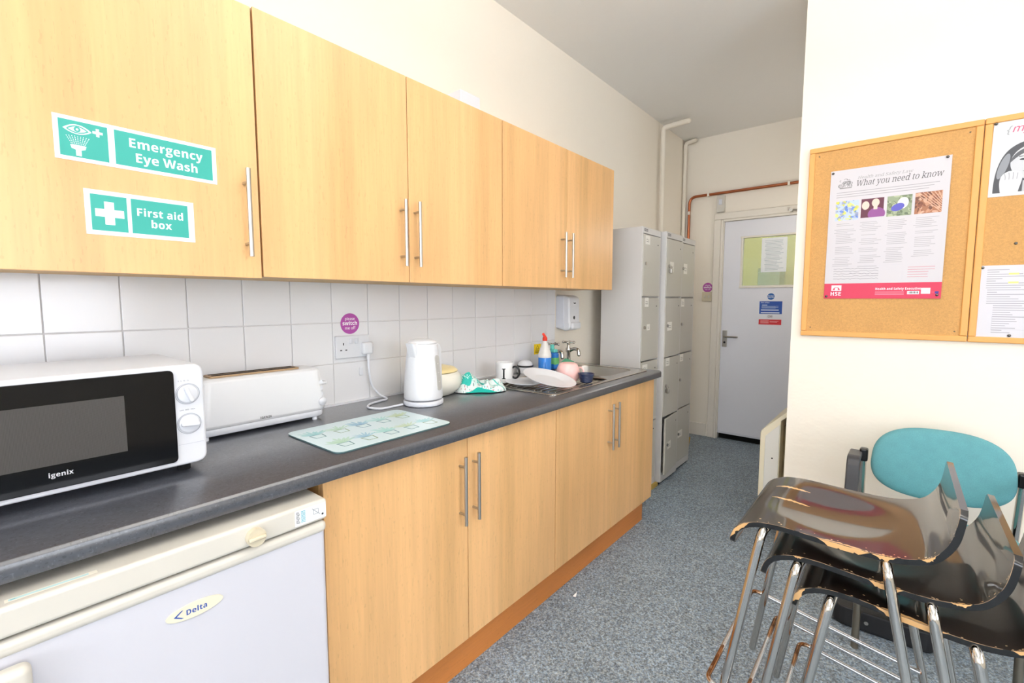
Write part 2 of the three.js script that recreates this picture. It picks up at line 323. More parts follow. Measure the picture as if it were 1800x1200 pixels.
// ------------------------------------------------------------------ sink
{
  const t = thing('sink', 'stainless steel inset sink with ribbed drainer and one bowl', 'sink', [0, WT, 0]);
  const x0 = 0.088, x1 = 0.572, z0 = -1.637, z1 = -2.602;
  const wx = x1 - x0, wz = z0 - z1, cx = (x0 + x1) / 2, cz = (z0 + z1) / 2;
  const s = roundRect(wx, wz, 0.03);
  const bx = 0.15, bz0 = -2.215, bz1 = -2.565, bx1 = 0.50;            // bowl hole
  const hole = (ax0, ax1, az0, az1, r) => { const q = roundRect(ax1 - ax0, az0 - az1, r).getPoints(8).map((p) => new THREE.Vector2(p.x + (ax0 + ax1) / 2 - cx, -(p.y + (az0 + az1) / 2 - cz))); const h = new THREE.Path(); h.setFromPoints(q); return h; };
  s.holes.push(hole(bx, bx1, bz0, bz1, 0.07));
  s.holes.push(hole(0.16, 0.545, -1.665, -2.165, 0.03));
  const deck = ext(s, 0.006, 0.0028, 3, 8); deck.rotateX(-Math.PI / 2);
  part('rim', at(deck, cx, 0, cz), M.sinkSteel, t);
  // bowl
  const ring = (k, y, shrink, r) => roundRect(bx1 - bx - 2 * shrink, bz0 - bz1 - 2 * shrink, r).getPoints(8).map((p) => [p.x + (bx + bx1) / 2, y, -(p.y) + (bz0 + bz1) / 2]);
  const levels = [ring(0, 0.003, -0.002, 0.07), ring(1, -0.01, 0.003, 0.066), ring(2, -0.12, 0.012, 0.06), ring(3, -0.148, 0.024, 0.055), ring(4, -0.155, 0.06, 0.05), ring(5, -0.158, 0.15, 0.02)];
  const n = levels[0].length, pos = [], idx = [];
  levels.forEach((l) => l.forEach((p) => pos.push(...p)));
  for (let a = 0; a < levels.length - 1; a++) for (let i = 0; i < n; i++) { const j = (i + 1) % n, A = a * n + i, B = a * n + j, C = A + n, D = B + n; idx.push(A, C, B, B, C, D); }
  const bg = new THREE.BufferGeometry(); bg.setAttribute('position', new THREE.Float32BufferAttribute(pos, 3)); bg.setIndex(idx); bg.computeVertexNormals();
  bg.setAttribute('uv', new THREE.Float32BufferAttribute(new Float32Array(pos.length / 3 * 2), 2));
  const bowlMat = M.sinkSteel.clone(); bowlMat.roughness = 0.42; bowlMat.side = THREE.DoubleSide;
  part('bowl', bg, bowlMat, t);
  part('waste', at(cyl(0.035, 0.004, 24), 0.325, -0.156, -2.39), M.chrome, t);
  // drainer tray with ribs running towards the bowl
  part('drainer', at(rbox(0.395, 0.003, 0.51, 0.001), 0.3525, -0.006, -1.915), M.sinkSteel, t);
  for (let i = 0; i < 10; i++) part('drainer_rib', at(rbox(0.012, 0.006, 0.44 - 0.012 * Math.abs(i - 4.5), 0.0029, 3), 0.195 + i * 0.035, -0.0035, -1.92), M.sinkSteel, t);
}
function tap(label, x, z, turn) {
  const t = thing('tap', label, 'tap', [x, WT + 0.006, z], turn);
  part('body', lathe([[0, 0], [0.024, 0], [0.024, 0.006], [0.016, 0.01], [0.013, 0.03], [0.012, 0.075], [0.018, 0.082], [0.018, 0.104], [0.011, 0.11], [0.009, 0.13], [0, 0.13]], 24), M.chrome, t);
  part('spout', bent([[0.005, 0.088, 0], [0.045, 0.105, 0], [0.078, 0.1, 0], [0.082, 0.068, 0]], 0.0105, 0.03, 12), M.chrome, t);
  const h = part('handle', merge([at(cyl(0.011, 0.02, 16), 0, 0.138, 0), at(cyl(0.0065, 0.066, 12), 0, 0.142, 0, Math.PI / 2), at(cyl(0.0065, 0.066, 12), 0, 0.142, 0, 0, 0, Math.PI / 2), ...[[0.034, 0], [-0.034, 0], [0, 0.034], [0, -0.034]].map(([a, b]) => at(new THREE.SphereGeometry(0.0085, 12, 8), a, 0.142, b))]), M.chrome, t);
  h.rotation.y = 0.5;
  return t;
}
tap('chrome cross-head sink tap nearer the blue bottles', 0.085, -2.33, -0.25);
tap('chrome cross-head sink tap nearer the lockers', 0.085, -2.5, -0.1);

// ------------------------------------------------------------------ fridge under the worktop
{
  const t = thing('fridge', 'cream under-counter fridge with a white door', 'fridge', [0.33, 0, -0.26]);
  const X = 0.66 - 0.33, zr = -0.553 + 0.26, zl = 0.045 + 0.26, w = zl - zr, cz = (zl + zr) / 2;
  part('cabinet', at(rbox(0.53, 0.81, w - 0.004, 0.006), -0.03, 0.415, cz), M.white, t);
  part('top_panel', at(rbox(0.6, 0.05, w, 0.008, 3), X - 0.3, 0.822, cz), M.cream, t);
  part('door', at(rbox(0.055, 0.735, w - 0.004, 0.012, 4), X - 0.0355, 0.416, cz), phy(new THREE.Color(0xcfced6), 0.35), t);
  part('door_trim', at(rbox(0.05, 0.028, w, 0.012, 4), X - 0.027, 0.778, cz), M.cream, t);
  const dial = part('dial', at(cyl(0.019, 0.014, 28), X + 0.006, 0.818, -0.389 + 0.26, 0, 0, Math.PI / 2), M.creamDark, t);
  part('dial_grip', at(rbox(0.008, 0.008, 0.034, 0.003), X + 0.016, 0.818, -0.389 + 0.26), M.creamDark, dial);
  part('handle', at(rbox(0.03, 0.16, 0.042, 0.012, 4), X + 0.012, 0.675, -0.03 + 0.26), M.cream, t);
  // badge with the printed name
  const badgeTex = canvasTex(512, 160, (g, W, Hh) => {
    g.fillStyle = '#e2dcc6'; g.fillRect(0, 0, W, Hh);
    g.fillStyle = '#24489c'; g.beginPath(); g.moveTo(150, 40); g.lineTo(92, 84); g.lineTo(150, 122); g.lineTo(132, 122); g.lineTo(66, 84); g.lineTo(132, 40); g.fill();
    g.font = 'bold 76px sans-serif'; g.fillText('Delta', 168, 108);
  });
  const el = new THREE.Shape(); el.absellipse(0, 0, 0.049, 0.0155, 0, Math.PI * 2);
  part('badge', printed(ext(el, 0.003, 0.0008, 2, 24), 0.098, 0.031, [0.02, 0.5]), phy(0xffffff, 0.3, { map: badgeTex }), t, [X - 0.0085, 0.712, -0.277 + 0.26], [0, LEFTWALL, 0]);
  const stTex = canvasTex(256, 128, (g, W, Hh) => {
    g.fillStyle = '#f0f1f3'; g.fillRect(0, 0, W, Hh);
    g.fillStyle = '#333a40'; for (let i = 0; i < 9; i++) g.fillRect(10, 14 + i * 11, 22 + (i % 3) * 4, 5);
    g.fillStyle = '#49a9bd'; for (let i = 0; i < 9; i++) g.fillRect(48, 14 + i * 11, 36, 6);
    g.strokeStyle = '#777e88'; g.lineWidth = 4; g.strokeRect(150, 36, 40, 40); g.beginPath(); g.moveTo(140, 26); g.lineTo(205, 90); g.stroke();
    g.fillStyle = '#2a2d30'; g.beginPath(); g.arc(226, 96, 9, 0, 7); g.fill();
  });
  part('energy_label', sheet(0.074, 0.036, 0.0004), std(0xffffff, 0.7, { map: stTex }), t, [X + 0.0002, 0.822, -0.512 + 0.26], [0, LEFTWALL, 0]);
  part('faded_print', sheet(0.11, 0.012, 0.0003), std(0xffffff, 0.6, { map: canvasTex(512, 64, (g, W, Hh) => { g.fillStyle = '#efeadd'; g.fillRect(0, 0, W, Hh); g.fillStyle = '#bfe0e2'; g.fillRect(20, 14, 440, 34); g.fillStyle = '#8fc5c8'; g.fillRect(30, 22, 26, 18); }) }), t, [X - 0.02, 0.8475, -0.085 + 0.26], [-Math.PI / 2, 0, LEFTWALL]);
}

// ------------------------------------------------------------------ microwave
{
  const t = thing('microwave', 'white microwave oven with a black glass door and two dials', 'microwave', [0.255, WT, -0.158]);
  const X = 0.425 - 0.255, zr = -0.382 + 0.158, zl = 0.066 + 0.158, w = zl - zr, cz = (zl + zr) / 2;
  part('casing', at(rbox(0.32, 0.232, w - 0.004, 0.008, 3), 0.16 - 0.17, 0.142, cz), M.whitePlastic, t);
  // front panel with generously rounded corners, facing +x
  part('front_panel', at(ext(roundRect(w, 0.234, 0.024), 0.03, 0.006, 4, 10), 0, 0, 0, 0, LEFTWALL).translate(X - 0.03, 0.143, cz), M.whitePlastic, t);
  const dz0 = 0.06 + 0.158, dz1 = -0.322 + 0.158;
  const doorTex = canvasTex(1024, 568, (g, W, Hh) => {
    g.fillStyle = '#070709'; g.fillRect(0, 0, W, Hh);
    g.fillStyle = '#4d4b4a'; g.fillRect(120, 118, 662, 320);
    g.fillStyle = '#34323200'; 
    for (let y = 121; y < 437; y += 5) for (let x = 123; x < 781; x += 5) { g.fillStyle = '#2e2c2c'; g.fillRect(x, y, 2, 2); }
    g.fillStyle = '#c9cbd0'; g.font = 'bold 34px sans-serif'; g.fillText('igenix', 450, 502);
  });
  part('door', printed(ext(roundRect(dz0 - dz1, 0.212, 0.012), 0.008, 0.002, 3, 8), dz0 - dz1, 0.212, [0.01, 0.99]), phy(0xffffff, 0.08, { map: doorTex, specularIntensity: 0.55 }), t, [X - 0.002, 1.052 - WT, (dz0 + dz1) / 2], [0, LEFTWALL, 0]);
  for (const [y, a] of [[1.1, 0.35], [1.03, 1.5]]) {
    const zz = -0.348 + 0.158;
    part('dial_ring', at(new THREE.TorusGeometry(0.0238, 0.0007, 8, 40), X + 0.0002, y - WT, zz, 0, LEFTWALL), phy(new THREE.Color(0xa9acb6), 0.4), t);
    const k = part('dial', at(lathe([[0, 0], [0.0215, 0], [0.0208, 0.003], [0.018, 0.005], [0, 0.0058]], 36), 0, 0, 0, 0, 0, -Math.PI / 2), M.whitePlastic, t, [X, y - WT, zz]);
    part('dial_grip', at(rbox(0.016, 0.037, 0.009, 0.004, 3), 0.01, 0, 0, a), M.whitePlastic, k);
  }
  const dialText = (rows) => ink(0x8d909b, 256, 48, (g) => { g.font = '22px sans-serif'; g.fillText(rows, 26, 32); });
  part('dial_print', sheet(0.044, 0.008, 0.0003), dialText('0   5   10   15'), t, [X + 0.0001, 1.131 - WT, -0.348 + 0.158], [0, LEFTWALL, 0]);
  part('dial_print', sheet(0.044, 0.008, 0.0003), dialText('LOW   MED   HIGH'), t, [X + 0.0001, 1.063 - WT, -0.348 + 0.158], [0, LEFTWALL, 0]);
  part('seam', at(box(0.001, 0.0012, 0.05), X + 0.0002, 0.983 - WT, -0.35 + 0.158), phy(new THREE.Color(0xc4c6d0), 0.5), t);
  for (const a of [0.12, -0.13]) for (const b of [0.17, -0.19]) part('foot', at(cyl(0.014, 0.028, 16), a - 0.01, 0.014, b), M.blackRubberAndShade, t);
  for (let i = 0; i < 2; i++) part('vent_slot', at(box(0.02, 0.0012, 0.008), -0.03, 0.2585, 0.13 + i * 0.03), M.blackPlastic, t);
}

// ------------------------------------------------------------------ toaster
{
  const t = thing('toaster', 'long white two-slot toaster with a browned top rim', 'toaster', [0.105, WT, -0.632]);
  const L = 0.405, D = 0.13, Hh = 0.178;
  const body = ext(roundRect(D, L, 0.04), Hh - 0.03, 0.013, 5, 12).toNonIndexed();
  { const p = body.attributes.position; for (let i = 0; i < p.count; i++) { const y = p.getZ(i) / (Hh - 0.03); p.setX(i, p.getX(i) * (1 - 0.09 * y * y)); p.setY(i, p.getY(i) * (1 - 0.09 * y * y)); } }
  const bodyG = toCreasedNormals(body.rotateX(-Math.PI / 2).translate(0, 0.03, 0), 0.7);
  part('body', boxUV(bodyG), M.white, t);
  part('base', boxUV(toCreasedNormals(ext(roundRect(D - 0.012, L - 0.016, 0.036), 0.028, 0.009, 4, 12).rotateX(-Math.PI / 2).translate(0, 0.01, 0), 0.7)), M.whitePlastic, t);
  for (const a of [0.045, -0.045]) for (const b of [0.17, -0.16]) part('foot', at(cyl(0.008, 0.014, 12), a, 0.007, b), M.whitePlastic, t);
  const burnt = phy(0xffffff, 0.45, { metalness: 0.4, map: canvasTex(512, 64, (g, W, h2) => { srand(3); g.fillStyle = '#a08263'; g.fillRect(0, 0, W, h2); for (let i = 0; i < 260; i++) { g.fillStyle = ['#6d4e36', '#b59a78', '#855f43', '#c3aa88'][i % 4]; g.globalAlpha = 0.35; g.fillRect(rnd() * W, rnd() * h2, 20 + rnd() * 60, 3 + rnd() * 8); } }) });
  const plate = printed(ext(roundRect(0.272, 0.06, 0.014), 0.006, 0.002, 2, 8), 0.272, 0.06, [0.5, 0.5]);
  part('slot_plate', plate, burnt, t, [0.0, Hh - 0.0005, 0.012], [-Math.PI / 2, 0, LEFTWALL]);
  for (const a of [0.014, -0.014]) part('slot', at(rbox(0.014, 0.004, 0.25, 0.001), a, Hh + 0.0045, 0.012), M.blackRubberAndShade, t);
  part('lever', at(rbox(0.03, 0.012, 0.03, 0.005, 3), 0.012, 0.118, -L / 2 - 0.004), M.white, t);
  for (let i = 0; i < 3; i++) part('button', at(cyl(0.007, 0.006, 18), D / 2 - 0.01, 0.128 - i * 0.02, -L / 2 + 0.022, 0, 0, Math.PI / 2), M.whitePlastic, t);
  part('browning_knob', at(lathe([[0, 0], [0.014, 0], [0.013, 0.01], [0, 0.012]], 24), D / 2 - 0.006, 0.062, -L / 2 + 0.022, 0, 0, -Math.PI / 2), M.whitePlastic, t);
  part('name_print', sheet(0.052, 0.0125, 0.0003), ink(0x26282c, 512, 128, (g) => { g.font = 'bold 100px sans-serif'; g.fillText('IGENIX', 64, 100); }), t, [D / 2 + 0.0002, 0.043, 0.006], [0, LEFTWALL, 0]);
}

// ------------------------------------------------------------------ printed worktop saver
{
  const tex = canvasTex(1024, 744, (g, W, Hh) => {
    srand(17);
    g.fillStyle = '#c9dee3'; g.fillRect(0, 0, W, Hh);
    g.fillStyle = '#4c6668'; g.fillRect(0, 0, 16, 14);                 // colour of the glass edge, in the corner that the rounding cuts away
    const pot = (x, y, kind) => {
      const tint = ['#7fb9bd', '#9cc3a4', '#7aa7c4', '#8fc9c4', '#b3c79a'][kind % 5];
      g.fillStyle = tint; g.globalAlpha = 0.6;
      for (let i = 0; i < 9; i++) { const a = -Math.PI / 2 + (i - 4) * 0.28 + (rnd() - 0.5) * 0.15, l = 90 + rnd() * 60; g.beginPath(); g.ellipse(x + Math.cos(a) * l * 0.5, y + Math.sin(a) * l * 0.5, l * 0.55, kind % 2 ? 8 : 12, a, 0, 7); g.fill(); }
      g.globalAlpha = 1; g.strokeStyle = ['#5b7f86', '#76896a', '#58788c'][kind % 3]; g.lineWidth = 9; g.fillStyle = '#c6dde0';
      g.beginPath(); g.moveTo(x - 48, y); g.lineTo(x + 48, y); g.lineTo(x + 36, y + 84); g.lineTo(x - 36, y + 84); g.closePath(); g.fill(); g.stroke();
      g.globalAlpha = 1;
    };
    for (let r = 0; r < 2; r++) for (let c = 0; c < 5; c++) pot(118 + c * 190 + r * 30, 235 + r * 325, r * 5 + c + r);
  });
  solo('worktop_saver', 'pale blue glass worktop saver printed with potted plants', 'chopping board', printed(ext(roundRect(0.415, 0.3, 0.03), 0.005, 0.001, 2, 10), 0.415, 0.3, [0.005, 0.995]).translate(0, 0, 0), phy(0xffffff, 0.16, { map: tex }), [0.414, WT + 0.0005, -0.846], [-Math.PI / 2, 0, LEFTWALL]);
}

// ------------------------------------------------------------------ kettle with its cord and plug
{
  const c = [0.25, WT, -1.19];
  const t = thing('kettle', 'white plastic jug kettle plugged into the double socket', 'kettle', c);
  part('power_base', lathe([[0, 0], [0.074, 0], [0.078, 0.006], [0.078, 0.017], [0.074, 0.021], [0, 0.021]], 48), M.whitePlastic, t);
  part('body', lathe([[0, 0.024], [0.073, 0.024], [0.076, 0.03], [0.0755, 0.05], [0.071, 0.12], [0.064, 0.19], [0.058, 0.236], [0.056, 0.242], [0, 0.242]], 64), M.white, t);
  part('lid', lathe([[0, 0.24], [0.056, 0.24], [0.056, 0.246], [0.05, 0.253], [0.03, 0.258], [0, 0.26]], 48), M.white, t);
  const ang = Math.atan2(-0.892, 0.154);                          // spout direction -> turn about y
  const sp = ext(poly([[0.04, 0.19], [0.061, 0.185], [0.073, 0.226], [0.078, 0.246], [0.04, 0.246]]), 0.042, 0.008, 3);
  part('spout', sp.translate(0, 0, -0.021), M.white, t, [0, 0, 0], [0, ang, 0]);
  // handle on the far side
  const hs = new THREE.Shape(); hs.moveTo(0.05, 0.235); hs.quadraticCurveTo(0.09, 0.25, 0.1, 0.21); hs.lineTo(0.104, 0.09); hs.quadraticCurveTo(0.104, 0.055, 0.072, 0.06); hs.lineTo(0.072, 0.085); hs.quadraticCurveTo(0.084, 0.082, 0.084, 0.1); hs.lineTo(0.08, 0.2); hs.quadraticCurveTo(0.078, 0.216, 0.055, 0.215); hs.closePath();
  part('handle', ext(hs, 0.03, 0.006, 3, 12).translate(0, 0, -0.015), M.white, t, [0, 0, 0], [0, ang + Math.PI, 0]);
  // water gauge: a grey oval window let into the side
  const gs = roundRect(0.03, 0.138, 0.0149);
  const gg = part('water_gauge', ext(gs, 0.01, 0.002, 2, 10), phy(new THREE.Color(0xb8b6b2), 0.3), t);
  gg.rotation.order = 'YXZ'; gg.rotation.set(-0.095, 1.87, 0); gg.position.set(Math.sin(1.87) * 0.0605, 0.128, Math.cos(1.87) * 0.0615);
  const gm = phy(new THREE.Color(0xdcdad6), 0.3);
  for (let i = 0; i < 3; i++) part('gauge_mark', at(box(0.009, 0.002, 0.0006), 0, -0.035 + i * 0.035, 0.0102), gm, gg);
  // cord
  const W = (x, y, z) => [x - c[0], y - c[1], z - c[2]];
  const cord = part('power_cord', smoothTube([W(0.034, 1.092, -1.087), W(0.036, 1.04, -1.087), W(0.035, 0.97, -1.1), W(0.05, 0.93, -1.125), W(0.08, 0.914, -1.14), W(0.09, 0.913, -1.1), W(0.11, 0.913, -1.04), W(0.16, 0.913, -1.0), W(0.21, 0.913, -1.02), W(0.215, 0.913, -1.07), W(0.22, 0.915, -1.11)], 0.0042, 90, 10), M.whitePlastic, t);
  part('plug', merge([at(rbox(0.024, 0.05, 0.048, 0.009, 4), 0, 0, 0), at(cyl(0.007, 0.02, 12, 0.008), 0.008, -0.034, 0)]), M.white, cord, W(0.026, 1.124, -1.087));
}
// ------------------------------------------------------------------ socket and stickers on the tiles
{
  const t = thing('double_socket', 'white double wall socket above the worktop', 'socket', [0.0085, 1.134, -1.029]);
  part('face_plate', at(rbox(0.011, 0.088, 0.148, 0.003, 3), 0.0055, 0, 0), M.white, t);
  for (const s of [1, -1]) part('rocker_switch', at(rbox(0.006, 0.02, 0.014, 0.002), 0.0125, 0.022, 0.012 * s - 0.002), M.whitePlastic, t, [0, 0, 0]);
  for (const [y, z, w, h] of [[0.012, 0.042, 0.004, 0.009], [-0.012, 0.053, 0.008, 0.004], [-0.012, 0.031, 0.008, 0.004]]) part('pin_hole', at(box(0.0012, h, w), 0.011, y, z), M.blackPlastic, t);
  solo('cable_clip', 'small white cord clip with dark marks under the socket', 'clip', merge([at(rbox(0.008, 0.034, 0.016, 0.003), 0, 0, 0)]), M.white, [0.012, 1.03, -1.066]);
}
const switchOff = canvasTex(512, 512, (g) => {
  g.fillStyle = '#b14fa6'; g.fillRect(0, 0, 512, 512); g.fillStyle = '#ffffff'; g.textAlign = 'center';
  g.font = '96px sans-serif'; g.fillText('please', 256, 170); g.font = 'bold 132px sans-serif'; g.fillText('switch', 256, 292); g.font = '100px sans-serif'; g.fillText('me off', 256, 400);
});
const disc = (r, t, seg = 40) => { const s = new THREE.Shape(); s.absarc(0, 0, r, 0, Math.PI * 2); return printed(ext(s, t, 0, 1, seg), 2 * r, 2 * r, [0.02, 0.02]); };
solo('sticker', 'round purple sticker on the tiles above the double socket', 'sticker', disc(0.041, 0.0005), std(0xffffff, 0.5, { map: switchOff }), [0.0082, 1.225, -1.024], [0, LEFTWALL, 0]);
solo('sticker', 'small round purple sticker above the light switch by the door', 'sticker', disc(0.045, 0.0006), std(0xffffff, 0.5, { map: switchOff }), [0.254, 1.443, ZB + 0.0008]);
solo('sticker', 'small yellow warning sticker on the tiles behind the blue bottle', 'sticker', sheet(0.07, 0.062, 0.0005), std(0xffffff, 0.6, { map: canvasTex(128, 128, (g) => { g.fillStyle = '#f1cf12'; g.fillRect(0, 0, 128, 128); g.strokeStyle = '#5a4a10'; g.lineWidth = 5; g.beginPath(); g.moveTo(64, 18); g.lineTo(92, 62); g.lineTo(36, 62); g.closePath(); g.stroke(); g.fillStyle = '#5a4a10'; for (let i = 0; i < 3; i++) g.fillRect(20, 76 + i * 14, 88, 6); }) }), [0.0082, 1.025, -2.275], [0, LEFTWALL, 0]);

// ------------------------------------------------------------------ things on the worktop and the drainer
{
  const t = thing('lidded_pot', 'round cream pot with a yellow lid behind the kettle', 'pot', [0.13, WT, -1.348]); t.scale.set(1, 1, 1.12);
  part('body', lathe([[0, 0], [0.07, 0], [0.084, 0.006], [0.108, 0.03], [0.116, 0.058], [0.11, 0.086], [0.1, 0.098], [0.094, 0.1], [0, 0.1]], 64), phy(new THREE.Color(0xe9e6da), 0.25), t);
  part('lid', lathe([[0, 0.1], [0.098, 0.1], [0.098, 0.105], [0.085, 0.117], [0.05, 0.126], [0.018, 0.13], [0.018, 0.138], [0.013, 0.144], [0, 0.145]], 64), phy(new THREE.Color(0xecd9a0), 0.3), t);
}
{ // crumpled tea towel: a thick folded cloth mound
  srand(23);
  const nx = 72, nz = 40, pos = [], uv = [], idx = [], L = 0.25, D = 0.135;
  for (let j = 0; j <= nz; j++) for (let i = 0; i <= nx; i++) {
    const u = i / nx, v = j / nz, a = (u - 0.5) * 2, b = (v - 0.5) * 2, r = Math.pow(Math.abs(a), 2.6) + Math.pow(Math.abs(b), 2.6), e = Math.max(0, 1 - r);
    let y = 0.034 * Math.pow(e, 0.35) * (0.75 + 0.5 * pnoise(u * 6 + v * 2, v * 4, 64, 64, 71)) + 0.017 * Math.sqrt(e) * Math.sin(u * 19 + v * 9 + 4 * pnoise(u * 4, v * 4, 64, 64, 72)) + 0.006 * e * Math.sin(v * 22 + u * 9);
    const lump = Math.exp(-(((u - 0.27) / 0.15) ** 4) - (((v - 0.45) / 0.36) ** 4)); y += 0.04 * lump * Math.sqrt(e) - 0.014 * e * Math.exp(-(((u - 0.5) / 0.07) ** 2));
    if (r >= 1) y = 0.003;
    pos.push(a * L / 2 * (r > 1 ? Math.pow(r, -0.38) : 1) + 0.006 * Math.sin(v * 9), y + 0.001, b * D / 2 * (r > 1 ? Math.pow(r, -0.38) : 1) + 0.006 * Math.sin(u * 11)); uv.push(u, v);
  }
  for (let j = 0; j < nz; j++) for (let i = 0; i < nx; i++) { const A = j * (nx + 1) + i; idx.push(A, A + nx + 1, A + 1, A + 1, A + nx + 1, A + nx + 2); }
  const g = new THREE.BufferGeometry(); g.setAttribute('position', new THREE.Float32BufferAttribute(pos, 3)); g.setAttribute('uv', new THREE.Float32BufferAttribute(uv, 2)); g.setIndex(idx); g.computeVertexNormals();
  const tex = canvasTex(512, 320, (c, W, Hh) => {
    c.fillStyle = '#d9e3e0'; c.fillRect(0, 0, W, Hh);
    for (let i = 0; i < 420; i++) { c.fillStyle = ['#2aa79c', '#8ea6a4', '#5f7f80', '#c25f6a', '#9fd8d0', '#f4f6f4'][Math.floor(rnd() * 6)]; c.globalAlpha = 0.7; c.beginPath(); c.ellipse(rnd() * W, rnd() * Hh, 3 + rnd() * 7, 2 + rnd() * 4, rnd() * 3, 0, 7); c.fill(); }
    c.globalAlpha = 1; c.strokeStyle = '#17a596'; c.lineWidth = 14; c.strokeRect(5, 5, W - 10, Hh - 10); c.lineWidth = 7; c.globalAlpha = 0.8; for (let i = 0; i < 5; i++) { c.strokeStyle = ['#17a596', '#2fb7a8'][i % 2]; c.beginPath(); c.moveTo(20 + i * 40, Hh - 40 - i * 10); c.bezierCurveTo(160 + i * 50, Hh - 120 + i * 20, 260 + i * 30, 60 + i * 40, 480, 50 + i * 45); c.stroke(); } c.globalAlpha = 1;
    c.fillStyle = '#1fae9f'; c.beginPath(); c.ellipse(120, 120, 66, 76, 0.3, 0, 7); c.globalAlpha = 0.9; c.fill(); c.globalAlpha = 1;
    for (let i = 0; i < 60; i++) { c.fillStyle = ['#d6ece8', '#58c6ba'][i % 2]; c.beginPath(); c.ellipse(80 + rnd() * 90, 80 + rnd() * 90, 6, 4, rnd() * 3, 0, 7); c.fill(); }
  });
  solo('tea_towel', 'crumpled teal and white patterned tea towel on the worktop', 'tea towel', g, std(0xffffff, 0.95, { map: tex, side: THREE.DoubleSide }), [0.235, WT + 0.001, -1.525], [0, 0.86, 0]);
}
{
  const t = thing('mug', 'white mug with a black letter I on the drainer', 'mug', [0.19, WT + 0.007, -1.755]);
  const tex = canvasTex(1024, 256, (g, W, Hh) => { g.fillStyle = '#eeeeee'; g.fillRect(0, 0, W, Hh); g.fillStyle = '#1a1a1c'; g.font = 'bold 190px serif'; g.textAlign = 'center'; g.fillText('I', 512, 205); });
  const wall = lathe([[0.043, 0], [0.044, 0.004], [0.044, 0.096], [0.0435, 0.098], [0.0405, 0.098], [0.0402, 0.095], [0.04, 0.008], [0, 0.006]], 48);
  { const p = wall.attributes.position, uv = wall.attributes.uv; for (let i = 0; i < p.count; i++) { const r = Math.hypot(p.getX(i), p.getZ(i)); uv.setXY(i, Math.atan2(p.getX(i), p.getZ(i)) / (2 * Math.PI) + 0.5, r > 0.0425 ? p.getY(i) / 0.098 : 0.02); } }
  const w = part('body', wall, phy(0xffffff, 0.2, { map: tex, side: THREE.DoubleSide }), t); w.rotation.y = 0.62;
  const hd = part('handle', ext((() => { const s = new THREE.Shape(); s.absellipse(0, 0, 0.026, 0.033, 0, Math.PI * 2); const h = new THREE.Path(); h.absellipse(0, 0, 0.017, 0.024, 0, Math.PI * 2); s.holes.push(h); return s; })(), 0.011, 0.003, 3, 20).translate(0.056, 0.05, -0.0055), M.black, t);
  hd.rotation.y = 0.35;
}
{
  const t = thing('plate', 'small white plate lying flat under the dinner plate', 'plate', [0.325, WT + 0.004, -1.755]);
  part('dish', lathe([[0, 0.004], [0.055, 0.004], [0.06, 0.008], [0.098, 0.02], [0.1, 0.022], [0.098, 0.0235], [0.06, 0.012], [0.052, 0.008], [0, 0.008]], 56), M.white, t);
}
{
  const t = thing('dinner_plate', 'large white dinner plate leaning over the small plate', 'plate', [0.428, WT + 0.028, -1.797]);
  t.rotation.order = 'YXZ';
  const g = lathe([[0, 0], [0.07, 0], [0.078, 0.004], [0.125, 0.02], [0.128, 0.022], [0.126, 0.0235], [0.078, 0.009], [0.07, 0.0045], [0, 0.0045]], 64);
  const o = part('dish', g, M.white, t); o.quaternion.setFromUnitVectors(new THREE.Vector3(0, 1, 0), new THREE.Vector3(0.24, 0.97, -0.02).normalize());
}
{
  const t = thing('upturned_mug', 'white mug with a black rim turned upside down behind the plates', 'mug', [0.074, WT + 0.004, -2.07]);
  part('body', lathe([[0.043, 0], [0.046, 0.003], [0.045, 0.03], [0.04, 0.055], [0.026, 0.068], [0, 0.071]], 48), M.white, t);
  part('rim_band', lathe([[0.0452, 0.034], [0.0468, 0.035], [0.0466, 0.043], [0.0436, 0.044]], 48), M.black, t);
}
function bottle(label, pos, parts, s) {
  const t = thing('washing_up_bottle', label, 'bottle', pos); t.scale.setScalar(s); parts(t); return t;
}
bottle('clear blue washing-up bottle with a red cap', [0.145, WT + 0.008, -2.16], (t) => {
  part('lower_body', lathe([[0, 0], [0.034, 0], [0.037, 0.004], [0.037, 0.08], [0, 0.08]], 40), phy(new THREE.Color(0x2f7fd6), 0.15), t);
  part('upper_body', lathe([[0.037, 0.08], [0.037, 0.098], [0.034, 0.11], [0.018, 0.16], [0.012, 0.172], [0.012, 0.176], [0, 0.176]], 40), phy(new THREE.Color(0xd8d5d0), 0.12), t);
  part('cap', merge([at(lathe([[0, 0], [0.014, 0], [0.014, 0.018], [0.008, 0.022], [0, 0.022]], 20), 0, 0.174, 0), at(cyl(0.009, 0.034, 14, 0.007), 0.006, 0.203, 0.014, 0.75)]), phy(new THREE.Color(0xe8402c), 0.35), t);
}, 1);
bottle('blue bottle with a teal top and a green label behind the taps', [0.125, WT + 0.008, -2.262], (t) => {
  part('lower_body', rbox(0.075, 0.1, 0.045, 0.014, 4).translate(0, 0.05, 0), phy(new THREE.Color(0x1f6fc0), 0.2), t);
  part('label_card', at(rbox(0.042, 0.05, 0.047, 0.012, 3), 0.018, 0.05, 0), phy(new THREE.Color(0x63b26b), 0.5), t);
  part('cap', merge([at(rbox(0.06, 0.02, 0.036, 0.008, 3), 0, 0.108, 0), at(cyl(0.012, 0.03, 16), 0, 0.13, 0)]), phy(new THREE.Color(0x5fc3b8), 0.4), t);
}, 1);
